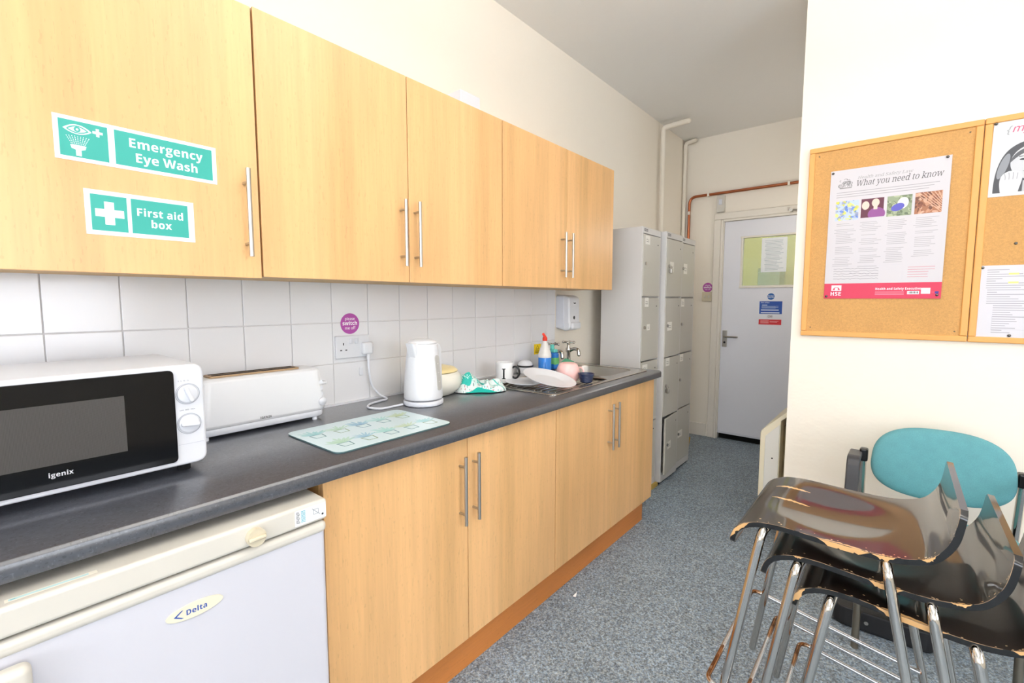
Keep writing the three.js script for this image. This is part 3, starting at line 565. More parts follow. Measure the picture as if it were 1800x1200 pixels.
{
  const t = thing('pink_mug', 'pink mug turned upside down on the drainer', 'mug', [0.405, WT + 0.005, -2.0]);
  part('body', lathe([[0.044, 0], [0.05, 0.002], [0.0585, 0.03], [0.056, 0.062], [0.046, 0.083], [0.035, 0.09], [0.03, 0.09], [0.029, 0.087], [0, 0.087]], 48), phy(new THREE.Color(0xefc0bb), 0.3), t);
  const hd = part('handle', ext((() => { const s = new THREE.Shape(); s.absellipse(0, 0, 0.02, 0.024, 0, Math.PI * 2); const h = new THREE.Path(); h.absellipse(0, 0, 0.012, 0.016, 0, Math.PI * 2); s.holes.push(h); return s; })(), 0.009, 0.003, 3, 18).translate(0.062, 0.046, -0.0045), phy(new THREE.Color(0xefc0bb), 0.3), t);
  hd.rotation.y = 0.7;
}
{
  const t = thing('dark_bowl', 'small dark blue ridged bowl beside the pink mug', 'bowl', [0.508, WT + 0.004, -2.005]);
  const prof = [[0, 0], [0.024, 0]]; for (let i = 0; i < 6; i++) { const y = 0.004 + i * 0.0065; prof.push([0.029 + i * 0.0017, y], [0.031 + i * 0.0017, y + 0.003], [0.029 + i * 0.0019, y + 0.0062]); } prof.push([0.041, 0.046], [0.0385, 0.0465], [0.034, 0.03], [0.02, 0.012], [0, 0.01]);
  part('body', lathe(prof, 40), phy(new THREE.Color(0x24304f), 0.25, { side: THREE.DoubleSide }), t);
}
solo('sponge', 'green washing-up sponge at the back of the sink', 'sponge', at(rbox(0.07, 0.03, 0.1, 0.012, 4), 0, 0, 0), std(new THREE.Color(0x5bb18c), 0.95), [0.125, WT + 0.024, -2.43], [0.1, 0.35, -0.35]);
solo('spoon', 'steel spoon lying on the drainer in front of the mug', 'spoon', merge([at(rbox(0.008, 0.003, 0.12, 0.0014), 0, 0.008, 0), at(new THREE.SphereGeometry(0.018, 16, 10).scale(0.85, 0.3, 1.3), 0, 0.008, -0.075)]), M.steel, [0.255, WT + 0.003, -1.715], [0, 0.5, 0]);

// soap dispenser on the wall
{
  const t = thing('soap_dispenser', 'white wall-mounted soap dispenser under the cupboards by the sink', 'dispenser', [0.0, 1.13, -2.545]);
  const pr = new THREE.Shape(); pr.moveTo(0, 0.012); pr.lineTo(0.05, 0.0); pr.quadraticCurveTo(0.075, -0.008, 0.1, 0.012); pr.quadraticCurveTo(0.115, 0.03, 0.1, 0.055); pr.lineTo(0.098, 0.19); pr.quadraticCurveTo(0.094, 0.214, 0.06, 0.22); pr.lineTo(0, 0.225); pr.closePath();
  part('cover', ext(pr, 0.125, 0.012, 4, 12).translate(0, 0, -0.0625), M.white, t);
  part('push_bar', at(rbox(0.03, 0.045, 0.1, 0.013, 4), 0.105, 0.03, 0), M.white, t);
  part('side_plate', at(rbox(0.06, 0.2, 0.006, 0.002), 0.03, 0.115, 0.0635), M.whitePlastic, t);
  part('logo', sheet(0.036, 0.02, 0.0003), std(0xffffff, 0.5, { map: canvasTex(128, 64, (g) => { g.fillStyle = '#e9eaee'; g.fillRect(0, 0, 128, 64); g.fillStyle = '#222'; g.fillRect(12, 12, 14, 14); g.fillRect(24, 26, 84, 22); g.fillRect(84, 14, 12, 14); }) }), t, [0.0985, 0.172, 0], [0, LEFTWALL, 0]);
  const inspect = part('inspection_window', disc(0.011, 0.001), M.blackPlastic, t, [0.099, 0.08, 0.006], [0, LEFTWALL, 0]); inspect.rotation.z = 0;
}

// ------------------------------------------------------------------ lockers
const plateTex = canvasTex(128, 48, (g) => { g.fillStyle = '#6e6c70'; g.fillRect(0, 0, 128, 48); g.fillStyle = '#b9b7b4'; g.fillRect(14, 18, 100, 12); });
const cardTex = (s) => canvasTex(128, 96, (g) => { srand(s); g.fillStyle = '#ece9e2'; g.fillRect(0, 0, 128, 96); g.strokeStyle = '#6f6c6a'; g.lineWidth = 4; for (let r = 0; r < 2; r++) { g.beginPath(); g.moveTo(24, 40 + r * 22); for (let i = 1; i < 7; i++) g.lineTo(24 + i * 13, 36 + r * 22 + rnd() * 12); g.stroke(); } });
const cardMats = [std(0xffffff, 0.8, { map: cardTex(1) }), std(0xffffff, 0.8, { map: cardTex(2) })];
function locker(label, x0, x1, z0, z1, doors) {                     // doors: [open angle, list of card spots, padlock]
  const t = thing('locker', label, 'locker', [(x0 + x1) / 2, 0, (z0 + z1) / 2]);
  const d = x1 - x0, w = z0 - z1, T = 0.0015, hx = d / 2, hz = w / 2;
  part('body', merge([at(rbox(d, 1.772, 0.012, 0.004), 0, 0.904, hz - 0.006), at(rbox(d, 1.772, 0.012, 0.004), 0, 0.904, -hz + 0.006), at(box(0.006, 1.78, w - 0.02), -hx + 0.004, 0.9, 0), at(rbox(d - 0.002, 0.01, w - 0.024, 0.003), 0, 1.7845, 0), at(rbox(0.014, 0.036, w - 0.024, 0.003), hx - 0.007, 1.766, 0), at(rbox(0.014, 0.054, w - 0.024, 0.003), hx - 0.007, 0.045, 0), ...[0.066, 0.49, 0.92, 1.343].map((y) => at(box(d - 0.02, 0.012, w - 0.022), -0.004, y, 0))]), M.lockerGrey, t);
  part('name_plate', sheet(0.055, 0.017, 0.0008), std(0xffffff, 0.5, { map: plateTex }), t, [hx + 0.0002, 1.77, hz - 0.05], [0, LEFTWALL, 0]);
  part('plinth_gap_shade', at(box(d - 0.02, 0.017, w - 0.01), -0.006, 0.0085, 0), M.blackRubberAndShade, t);  // black block standing in for the shadow under the raised locker
  const ys = [1.345, 0.921, 0.491, 0.073], hs = [0.405, 0.42, 0.426, 0.414];
  doors.forEach(([open, cards, pad], i) => {
    const dw = w - 0.03, h = hs[i] - 0.006, hinge = -hz + 0.015;
    const o = part('door', at(rbox(0.014, h, dw, 0.003), -0.007, h / 2, dw / 2), M.lockerGreyShaded, t, [hx + 0.0015, ys[i], hinge], [0, open, 0]);
    const lock = part('lock', at(cyl(0.011, 0.009, 20), 0.003, h * 0.53, dw - 0.035, 0, 0, Math.PI / 2), M.chrome, o);
    if (pad) part('padlock', merge([at(rbox(0.018, 0.032, 0.028, 0.004), 0.016, h * 0.53 - 0.035, dw - 0.04), at(new THREE.TorusGeometry(0.011, 0.003, 8, 20), 0.016, h * 0.53 - 0.014, dw - 0.04, 0, LEFTWALL)]), M.steel, o);
    cards.forEach(([y, z, cw, ch], k) => part('name_card', sheet(cw, ch, 0.0006), cardMats[(i + k) % 2], o, [0.0002, h * y, dw - z], [0, LEFTWALL, 0]));
    part('vent', at(box(0.001, 0.006, 0.014), 0.0002, h - 0.055, 0.04), M.blackPlastic, o);
  });
  return t;
}
const C = 0.07;
locker('grey metal locker column nearest the sink, behind the worktop', 0.105, 0.397, -2.87, -3.168, [[0, [[0.91, 0.06, C, 0.055]]], [0, [[0.93, 0.065, 0.06, 0.06], [0.53, 0.1, 0.045, 0.04]]], [0, [[0.9, 0.06, 0.08, 0.05]]], [0, []]]);
locker('middle grey locker column with its bottom door ajar', 0.125, 0.428, -3.185, -3.5, [[0, [[0.52, 0.09, 0.07, 0.07]], true], [0, [[0.52, 0.08, 0.085, 0.06]]], [0, [[0.93, 0.06, 0.07, 0.055]], true], [0.085, [[0.5, 0.09, 0.075, 0.055]]]]);
locker('grey locker column nearest the white door', 0.125, 0.412, -3.505, -3.815, [[0, [[0.53, 0.085, 0.075, 0.075]]], [0, [[0.92, 0.05, 0.065, 0.06]]], [0, [[0.93, 0.06, 0.07, 0.055]]], [0, [[0.52, 0.075, 0.085, 0.055]]]]);
solo('floor_batten', 'yellowish wooden batten on the floor under the nearest locker', 'batten', rbox(0.02, 0.028, 0.3, 0.003), std(new THREE.Color(0xb79a4f), 0.7), [0.409, 0.014, -3.02]);
solo('wood_offcut', 'yellowish wooden offcut standing on the floor behind the last locker', 'offcut', rbox(0.05, 0.16, 0.025, 0.003), std(new THREE.Color(0xa98a4a), 0.7), [0.33, 0.079, -3.98], [-0.12, 0.3, -0.12]);

// ------------------------------------------------------------------ far wall: door, frame, pipes, switch
{
  const f = struct('trim_1', null); f.position.set(0, 0, ZB);
  const arch = (w, x, y0, y1) => at(rbox(w, y1 - y0, 0.024, 0.007, 3), x, (y0 + y1) / 2, 0.012);
  part('architrave', merge([arch(0.06, 0.3295, 0, 2.065), arch(0.06, 1.2005, 0, 2.065), at(rbox(0.931, 0.06, 0.024, 0.007, 3), 0.765, 2.0955, 0.012), at(rbox(0.02, 2.06, 0.034, 0.005), 0.3705, 1.03, 0.008), at(rbox(0.02, 2.06, 0.034, 0.005), 1.1595, 1.03, 0.008), at(rbox(0.768, 0.02, 0.034, 0.005), 0.765, 2.055, 0.008)]), M.trim, f);
  part('frame_lining', merge([at(box(0.014, 2.05, 0.12), 0.379, 1.025, -0.06), at(box(0.014, 2.05, 0.12), 1.151, 1.025, -0.06), at(box(0.772, 0.014, 0.12), 0.765, 2.055, -0.06)]), M.trim, f);
  const d = struct('door_1', null); d.position.set(0.765, 0.052, ZB - 0.032);
  const s = poly([[-0.378, 0], [0.378, 0], [0.378, 1.992], [-0.378, 1.992]]);
  const hole = new THREE.Path(); hole.moveTo(-0.215, 1.4); hole.lineTo(0.215, 1.4); hole.lineTo(0.215, 1.832); hole.lineTo(-0.215, 1.832); hole.closePath(); s.holes.push(hole);
  part('door_leaf', boxUV(ext(s, 0.044, 0.0015, 1).translate(0, 0, -0.022)), M.doorPaint, d);
  part('glazing_bead', merge([at(rbox(0.47, 0.022, 0.012, 0.003), 0, 1.391, 0.026), at(rbox(0.47, 0.016, 0.01, 0.003), 0, 1.839, 0.025), at(rbox(0.016, 0.44, 0.01, 0.003), -0.222, 1.616, 0.025), at(rbox(0.016, 0.44, 0.01, 0.003), 0.222, 1.616, 0.025)]), M.trim, d);
  part('glass_pane', at(box(0.43, 0.432, 0.005), 0, 1.616, 0), phy(new THREE.Color(0xf4f6e8), 0.12, { transmission: 0.92, thickness: 0 }), d);
  part('door_gap_shade', at(box(0.77, 0.058, 0.02), 0, -0.023, -0.04), M.blackRubberAndShade, d);  // black strip standing in for the shade in the gap below the leaf
  part('kick_rail', at(rbox(0.756, 0.02, 0.006, 0.002), 0, 0.012, 0.024), M.whitePlastic, d);
  const hd = part('handle_plate', at(rbox(0.042, 0.155, 0.008, 0.003), -0.342, 0.91, 0.026), M.steel, d);
  part('lever', bent([[-0.342, 0.93, 0.03], [-0.342, 0.93, 0.066], [-0.225, 0.93, 0.066]], 0.0085, 0.015, 12), M.chrome, hd);
  part('keyhole', at(cyl(0.01, 0.002, 16), -0.342, 0.875, 0.031, Math.PI / 2), M.blackPlastic, hd);
  // notices fixed on the door: things of their own
  const zd = ZB - 0.032 + 0.0226;
  const sign = (label, w, h, x, y, draw, round) => solo('door_notice', label, 'sign', round ? disc(w / 2, 0.0008) : sheet(w, h, 0.0008), std(0xffffff, 0.5, { map: canvasTex(512, Math.round(512 * h / w), draw) }), [x, y, zd]);
  sign('round blue fire door notice under the door window', 0.058, 0.058, 0.796, 1.354, (g, W, h) => { g.fillStyle = '#2560a8'; g.fillRect(0, 0, W, h); g.fillStyle = '#fff'; g.textAlign = 'center'; g.font = 'bold 100px sans-serif'; g.fillText('Fire door', 256, 240); g.fillText('keep shut', 256, 350); }, true);
  sign('blue printed fire action notice on the door', 0.18, 0.112, 0.797, 1.256, (g, W, h) => { g.fillStyle = '#1f4fa8'; g.fillRect(0, 0, W, h); g.fillStyle = '#e8eef8'; g.font = 'bold 38px sans-serif'; g.fillText('Fire action', 30, 48); g.globalAlpha = 0.75; g.fillRect(60, 84, 120, 22); for (let i = 0; i < 4; i++) g.fillRect(50, 120 + i * 16, 380 - (i % 2) * 60, 7); g.globalAlpha = 1; g.fillRect(40, 208, 400, 24); g.fillRect(40, 276, 420, 24); });
  sign('red notice strip at the bottom of the door notices', 0.18, 0.046, 0.796, 1.128, (g, W, h) => { g.fillStyle = '#d5232c'; g.fillRect(0, 0, W, h); g.fillStyle = '#f3b6b6'; for (let i = 0; i < 4; i++) g.fillRect(40, 30 + i * 20, 190, 8); g.fillRect(250, 40, 200, 8); g.fillRect(250, 62, 170, 8); });
  solo('door_notice', 'small pale pictogram card between the blue and red notices', 'sign', sheet(0.05, 0.03, 0.0006), std(0xffffff, 0.6, { map: canvasTex(128, 76, (g) => { g.fillStyle = '#d9d9de'; g.fillRect(0, 0, 128, 76); g.strokeStyle = '#8a6f74'; g.lineWidth = 6; g.beginPath(); g.arc(44, 38, 20, 0, 7); g.arc(88, 38, 18, 0, 7); g.stroke(); }) }), [0.795, 1.178, zd]);
  solo('paper_notice', 'white typed paper fixed behind the door window', 'notice', sheet(0.2, 0.3, 0.0008), std(0xffffff, 0.8, { map: canvasTex(512, 768, (g) => { srand(9); g.fillStyle = '#f4f7f8'; g.fillRect(0, 0, 512, 768); g.fillStyle = '#a9b4bd'; for (let i = 0; i < 22; i++) g.fillRect(60 + rnd() * 40, 60 + i * 31, 240 + rnd() * 140, 8); }) }), [0.8, 1.72, ZB - 0.032 + 0.0035]);
}
struct('wall_beyond', box(2.6, H, 0.1), std(new THREE.Color(0xcfcda0), 0.8), [0.8, H / 2, -6.25]);
struct('wall_beyond_left', box(0.1, H, 1.5), std(new THREE.Color(0xcfcda0), 0.8), [-0.45, H / 2, -5.5]);
struct('wall_beyond_right', box(0.1, H, 1.5), std(new THREE.Color(0xcfcda0), 0.8), [2.05, H / 2, -5.5]);
struct('floor_beyond', box(2.6, 0.1, 1.6), M.blackRubberAndShade, [0.8, -0.05, -5.5]);
struct('ceiling_beyond', box(2.6, 0.1, 1.6), M.ceiling, [0.8, H + 0.05, -5.5]);
solo('filing_cabinet', 'grey-green metal cabinet seen through the door window', 'cabinet', rbox(0.22, 1.68, 0.3, 0.006), phy(new THREE.Color(0x93a196), 0.5), [0.54, 0.84, -6.0]);
{
  const t = thing('corridor_lamp', 'white square ceiling lamp in the room beyond the door', 'lamp', [0.8, H, -5.4]);
  part('housing', rbox(0.6, 0.05, 0.6, 0.01), M.white, t, [0, -0.025, 0]);
  part('diffuser', rbox(0.54, 0.02, 0.54, 0.008), std(0xffffff, 0.5, { emissive: LAMP_COLOR, emissiveIntensity: 3 }), t, [0, -0.056, 0]);
  const l = new THREE.RectAreaLight(LAMP_COLOR, 3, 0.54, 0.54); l.position.set(0, -0.07, 0); l.rotation.x = -Math.PI / 2; t.add(l);
}
{
  const t = thing('copper_pipe', 'bare copper pipe running along the far wall above the door', 'pipe', [0, 0, ZB + 0.03]);
  part('tube', bent([[0.066, 0.12, 0], [0.066, 2.305, 0], [1.245, 2.309, 0]], 0.0125, 0.07, 14), M.copper, t);
  for (const [x, y] of [[0.241, 2.3055], [0.066, 2.156], [0.9, 2.308]]) part('pipe_clip', at(rbox(0.02, 0.034, 0.04, 0.005), x, y, -0.006), M.pipePaint, t);
}
solo('painted_pipe', 'cream painted pipe rising to the ceiling behind the middle locker', 'pipe', bent([[0.04, 0.05, 0], [0.04, 2.79, 0], [0.25, 2.8, 0]], 0.021, 0.03, 14), M.pipePaint, [0, 0, -4.03]);
solo('painted_pipe', 'thin cream painted pipe in the far left corner by the copper pipe', 'pipe', bent([[0.022, 0.05, 0], [0.022, 2.81, 0], [0.115, 2.822, 0]], 0.017, 0.03, 14), M.pipePaint, [0, 0, -4.615]);
{
  const t = thing('light_switch', 'cream light switch left of the white door', 'switch', [0.252, 1.357, ZB]);
  part('face_plate', rbox(0.09, 0.088, 0.012, 0.003), M.creamDark, t, [0, 0, 0.006]);
  for (const s of [-1, 1]) part('rocker', rbox(0.013, 0.024, 0.006, 0.002), M.cream, t, [0.018 * s, 0, 0.014]);
}
{
  const t = thing('sensor_box', 'small cream alarm box above the corner of the door frame', 'sensor', [0.354, 2.208, ZB]);
  part('case', rbox(0.068, 0.15, 0.04, 0.006), M.cream, t, [0, 0, 0.02]);
  part('lens', rbox(0.03, 0.05, 0.006, 0.003), M.whitePlastic, t, [0, 0.015, 0.042]);
}
{
  const t = thing('door_closer_arm', 'steel door closer arm at the top of the white door', 'door closer', [0.97, 2.08, ZB + 0.024]);
  part('arm', bent([[-0.05, 0, 0.03], [0.05, -0.012, 0.05], [0.18, -0.02, 0.03]], 0.008, 0.02, 10), M.steel, t);
  part('pivot', at(cyl(0.014, 0.05, 16), -0.04, 0, 0.025, Math.PI / 2), M.steel, t);
}
{ // added bulkhead lamp, unseen behind the corner, to brighten the passage
  const t = thing('added_bulkhead_lamp', 'added round white bulkhead lamp to brighten the passage, unseen behind the corner', 'lamp', [XN, 1.9, -4.05]);
  part('base', at(cyl(0.13, 0.03, 40), -0.015, 0, 0, 0, 0, Math.PI / 2), M.white, t);
  part('diffuser', at(new THREE.SphereGeometry(0.12, 32, 16).scale(0.5, 1, 1), -0.04, 0, 0), std(0xffffff, 0.5, { emissive: LAMP_COLOR, emissiveIntensity: 3 }), t);
  const l = new THREE.PointLight(LAMP_COLOR, 0.85); l.position.set(-0.06, 0, 0); l.shadow.radius = 4; t.add(l);
}
// panel heater on the passage wall
{
  const t = thing('panel_heater', 'cream wall heater with a sloping top at the passage corner', 'heater', [XN, 0, -2.9]);
  const prof = new THREE.Shape(); prof.moveTo(-0.05, 0.1); prof.lineTo(-0.125, 0.1); prof.quadraticCurveTo(-0.15, 0.1, -0.15, 0.125); prof.lineTo(-0.15, 0.565); prof.quadraticCurveTo(-0.15, 0.585, -0.138, 0.598); prof.lineTo(-0.012, 0.722); prof.lineTo(-0.012, 0.69); prof.lineTo(-0.05, 0.655); prof.closePath();
  const shell = ext(prof, 0.62, 0.004, 2, 8).translate(0, 0, -0.62);
  part('casing', boxUV(shell), phy(new THREE.Color(0xe6e0c8), 0.4), t);
  const inner = new THREE.Shape(); inner.moveTo(-0.054, 0.12); inner.lineTo(-0.124, 0.12); inner.lineTo(-0.124, 0.56); inner.lineTo(-0.054, 0.636); inner.closePath();
  part('end_panel', ext(inner, 0.006, 0.002, 1).translate(0, 0, -0.001), phy(new THREE.Color(0xdfe0da), 0.45), t);
  part('screw', at(cyl(0.004, 0.003, 12), -0.085, 0.44, 0.006, Math.PI / 2), M.blackPlastic, t);
  part('front_grille', at(rbox(0.012, 0.12, 0.3, 0.004), -0.154, 0.4, -0.2), M.blackPlastic, t);
  part('wall_bracket', at(box(0.046, 0.5, 0.5), -0.025, 0.36, -0.35), std(new THREE.Color(0x8d7f5c), 0.7), t);
}

// ------------------------------------------------------------------ signs on the first wall cupboard
const GREEN = '#2ca396';
solo('eye_wash_sign', 'green and white emergency eye wash sign on the cupboard door', 'sign', sheet(0.302, 0.091, 0.0007), std(0xffffff, 0.45, { map: canvasTex(1208, 364, (g, W, h) => {
  g.fillStyle = '#eef1fa'; g.fillRect(0, 0, W, h); g.fillStyle = GREEN; g.fillRect(34, 32, 318, 300); g.fillRect(398, 32, 772, 300);
  g.fillStyle = '#f4f7fb'; g.textAlign = 'center'; g.font = 'bold 112px sans-serif'; g.fillText('Emergency', 790, 158); g.fillText('Eye Wash', 790, 284);
  g.beginPath(); g.moveTo(60, 104); g.quadraticCurveTo(152, 16, 246, 104); g.quadraticCurveTo(152, 176, 60, 104); g.fill();
  g.strokeStyle = GREEN; g.lineWidth = 9; g.beginPath(); g.moveTo(86, 104); g.quadraticCurveTo(152, 44, 220, 104); g.quadraticCurveTo(152, 152, 86, 104); g.stroke(); g.fillStyle = GREEN; g.beginPath(); g.arc(152, 100, 22, 0, 7); g.fill(); g.fillStyle = '#f4f7fb'; g.beginPath(); g.arc(152, 100, 9, 0, 7); g.fill();
  g.fillRect(274, 62, 22, 68); g.fillRect(251, 85, 68, 22);
  g.strokeStyle = '#f4f7fb'; g.lineWidth = 5; g.setLineDash([9, 6]); for (let i = -4; i <= 4; i++) { g.beginPath(); g.moveTo(152 + i * 9, 236); g.lineTo(152 + i * 19, 156); g.stroke(); } g.setLineDash([]);
  g.beginPath(); g.moveTo(100, 232); g.lineTo(204, 232); g.lineTo(196, 262); g.lineTo(170, 270); g.lineTo(170, 320); g.lineTo(134, 320); g.lineTo(134, 270); g.lineTo(108, 262); g.closePath(); g.fill();
}) }), [UX + 0.0003, 1.658, -0.32], [0, LEFTWALL, 0]);
solo('first_aid_sign', 'smaller green and white first aid box sign below the eye wash sign', 'sign', sheet(0.205, 0.097, 0.0007), std(0xffffff, 0.45, { map: canvasTex(820, 388, (g, W, h) => {
  g.fillStyle = '#eef1fa'; g.fillRect(0, 0, W, h); g.fillStyle = GREEN; g.fillRect(40, 38, 252, 312); g.fillRect(322, 38, 446, 312);
  g.fillStyle = '#f4f7fb'; g.fillRect(132, 94, 68, 200); g.fillRect(68, 160, 200, 68);
  g.textAlign = 'center'; g.font = 'bold 96px sans-serif'; g.fillText('First aid', 545, 186); g.fillText('box', 545, 286);
}) }), [UX + 0.0003, 1.509, -0.312], [0, LEFTWALL, 0]);

// ------------------------------------------------------------------ noticeboards
function noticeboard(label, x0, w) {
  const h = 0.9, t = thing('noticeboard', label, 'noticeboard', [x0 + w / 2, 1.594, ZN]);
  part('cork', box(w - 0.03, h - 0.03, 0.012), M.cork, t, [0, 0, 0.008]);
  part('frame_rail', rbox(w, 0.024, 0.02, 0.004), M.frameWood, t, [0, h / 2 - 0.012, 0.011]);
  part('frame_rail', rbox(w, 0.024, 0.02, 0.004), M.frameWood, t, [0, -h / 2 + 0.012, 0.011]);
  part('frame_stile', rbox(0.024, h - 0.048, 0.02, 0.004), M.frameWood, t, [-w / 2 + 0.012, 0, 0.011]);
  part('frame_stile', rbox(0.024, h - 0.048, 0.02, 0.004), M.frameWood, t, [w / 2 - 0.012, 0, 0.011]);
  for (const sx of [-1, 1]) for (const sy of [-1, 1]) part('screw', at(cyl(0.0032, 0.003, 12), sx * (w / 2 - 0.04), sy * (h / 2 - 0.042), 0.0145, Math.PI / 2), std(new THREE.Color(0x6b5a3a), 0.5), t);
  return t;
}
noticeboard('wood-framed cork noticeboard with the health and safety poster', 1.309, 0.6);
noticeboard('wood-framed cork noticeboard at the right edge with the portrait poster', 1.911, 0.6);
const ZC = ZN + 0.0145;
const smudge = (g, x, y, w, h, cols, n, s) => { srand(s); g.save(); g.beginPath(); g.rect(x, y, w, h); g.clip(); g.fillStyle = cols[0]; g.fillRect(x, y, w, h); for (let i = 0; i < n; i++) { g.fillStyle = cols[1 + (i % (cols.length - 1))]; g.globalAlpha = 0.75; g.beginPath(); g.ellipse(x + rnd() * w, y + rnd() * h, 4 + rnd() * w * 0.12, 3 + rnd() * h * 0.09, rnd() * 3, 0, 7); g.fill(); } g.restore(); g.globalAlpha = 1; };
{
  const tex = canvasTex(1024, 1448, (g, W, h) => {
    g.fillStyle = '#cdc9cd'; g.fillRect(0, 0, W, h);
    // crest
    g.strokeStyle = '#7d7a7c'; g.lineWidth = 4; srand(4); for (let i = 0; i < 40; i++) { g.beginPath(); g.arc(88 + rnd() * 110, 115 + rnd() * 80, 6 + rnd() * 14, rnd() * 6, rnd() * 6 + 2); g.stroke(); } g.fillStyle = '#8b8889'; g.fillRect(90, 196, 108, 12);
    g.fillStyle = '#9a9799'; g.font = 'italic 44px serif'; g.fillText('Health and Safety Law', 250, 120);
    g.fillStyle = '#4d4a4c'; g.font = 'italic 88px serif'; g.fillText('What you need to know', 236, 196, 730);
    g.fillStyle = '#9d9a9f'; for (let i = 0; i < 3; i++) g.fillRect(64, 248 + i * 26, 880 - i * 40, 6);
    const X = [64, 300, 528, 760];
    // four photographs, as loose patches of their colours
    smudge(g, X[0], 348, 214, 215, ['#b9c9ea', '#d8d23f', '#8c92ad', '#4b6fd0', '#d9dd60', '#9aa3b9'], 60, 31);
    g.fillStyle = '#5d2338'; g.fillRect(X[1], 348, 200, 205); g.fillStyle = '#e8cdbd'; g.beginPath(); g.ellipse(X[1] + 128, 398, 34, 44, 0, 0, 7); g.fill(); g.beginPath(); g.ellipse(X[1] + 40, 420, 34, 46, 0, 0, 7); g.fill(); g.fillStyle = '#8d4a8c'; g.beginPath(); g.ellipse(X[1] + 140, 520, 76, 70, 0, 0, 7); g.fill(); g.fillStyle = '#e8cdbd'; g.fillRect(X[1] + 112, 430, 34, 40); g.fillStyle = '#cdc9cd'; g.fillRect(X[1], 553, 240, 60);
    smudge(g, X[2], 348, 208, 215, ['#8d9a7c', '#6a7658', '#b9bf9c', '#55614c'], 50, 37); g.fillStyle = '#f2efec'; g.beginPath(); g.ellipse(X[2] + 134, 430, 46, 60, 0.2, 0, 7); g.fill(); g.fillStyle = '#5a58b8'; g.beginPath(); g.ellipse(X[2] + 92, 470, 58, 38, -0.4, 0, 7); g.fill();
    smudge(g, X[3], 342, 214, 220, ['#a2694a', '#7a4630', '#c9977a', '#5a3324', '#d8b098'], 70, 41); g.strokeStyle = '#d0a489'; g.lineWidth = 7; for (let i = 0; i < 9; i++) { g.beginPath(); g.moveTo(X[3] + i * 30, 345); g.lineTo(X[3] + 214, 345 + (214 - i * 22)); g.stroke(); } g.fillStyle = '#cdc9cd'; g.fillRect(974, 330, 50, 260);
    g.fillStyle = '#a5a2a7'; srand(6);
    for (let c = 0; c < 4; c++) { let y = 600; while (y < (c === 3 ? 1000 : 1090)) { g.fillRect(X[c] + (rnd() < 0.2 ? 0 : 18), y, 120 + rnd() * 70, 5); y += rnd() < 0.22 ? 44 : 19; } }
    g.strokeStyle = '#c9c6cc'; g.lineWidth = 3; g.strokeRect(58, 1080, 640, 158);
    g.strokeStyle = '#88868c'; g.lineWidth = 4; for (let r = 0; r < 5; r++) { g.beginPath(); g.moveTo(80, 1110 + r * 28); for (let i = 1; i < 24; i++) g.lineTo(80 + i * 18, 1106 + r * 28 + rnd() * 10); g.stroke(); }
    g.fillStyle = '#c98d96'; for (let r = 0; r < 5; r++) g.fillRect(742, 1110 + r * 26, 150 + rnd() * 70, 6);
    // red band
    g.fillStyle = '#cf3052'; g.fillRect(0, 1276, W, h - 1276);
    g.fillStyle = '#f4e6ea'; g.fillRect(70, 1296, 96, 62); g.fillStyle = '#cf3052'; g.beginPath(); g.moveTo(84, 1352); g.arc(118, 1352, 34, Math.PI, 0); g.fill(); g.fillStyle = '#f4e6ea'; g.beginPath(); g.arc(118, 1340, 16, 0, 7); g.fill();
    g.font = 'bold 60px sans-serif'; g.fillText('HSE', 60, 1416, 116); g.font = 'bold 36px sans-serif'; g.fillText('Health and Safety Executive', 476, 1354, 388);
    g.fillStyle = '#e58c9c'; for (let i = 0; i < 3; i++) g.fillRect(476, 1372 + i * 14, 250, 6);
    g.fillStyle = '#f4f0f2'; g.fillRect(752, 1366, 98, 36); g.fillRect(864, 1336, 74, 62); g.fillStyle = '#333'; for (let i = 0; i < 9; i++) g.fillRect(762 + i * 9, 1372, 3 + (i % 3) * 2, 22);
    g.fillStyle = '#e0455f'; g.beginPath(); g.arc(960, 1380, 11, 0, 7); g.fill(); g.fillStyle = '#3b2b86'; g.fillRect(974, 1372, 30, 24);
  });
  const curl = (u, v) => 0.0015 + 0.014 * Math.pow(Math.max(0, u - 0.55) / 0.45, 2) * (0.25 + 1.4 * v * (1 - v)) + 0.003 * Math.sin(v * 5) * u * (1 - u);
  solo('safety_poster', 'large health and safety law poster with a red bottom band', 'poster', sheet(0.42, 0.597, 0.0006, curl, 24, 24), std(0xffffff, 0.5, { map: tex }), [1.609, 1.624, ZC], [0, 0, -0.004]);
  const my = canvasTex(512, 724, (g, W, h) => {
    g.fillStyle = '#d6d8db'; g.fillRect(0, 0, W, h);
    g.fillStyle = '#d0d2d5'; g.fillRect(20, 20, W - 40, h - 40);
    g.font = 'italic 92px sans-serif'; g.fillStyle = '#9b9da0'; g.fillText('{', 82, 132); g.fillText('}', 288, 132); g.fillStyle = '#c84f73'; g.fillText('my', 122, 128);
    g.fillStyle = '#45464b'; g.beginPath(); g.moveTo(34, 690); g.bezierCurveTo(30, 520, 52, 330, 150, 262); g.bezierCurveTo(230, 196, 420, 190, 500, 300); g.lineTo(500, 690); g.closePath(); g.fill();
    g.fillStyle = '#8b8e94'; g.beginPath(); g.ellipse(92, 440, 30, 120, 0.25, 0, 7); g.fill();
    g.fillStyle = '#c9cacd'; g.beginPath(); g.ellipse(280, 420, 142, 158, -0.1, 0, 7); g.fill();
    g.fillStyle = '#55565b'; g.beginPath(); g.moveTo(132, 420); g.bezierCurveTo(150, 280, 300, 236, 440, 320); g.bezierCurveTo(330, 276, 210, 310, 132, 420); g.fill();
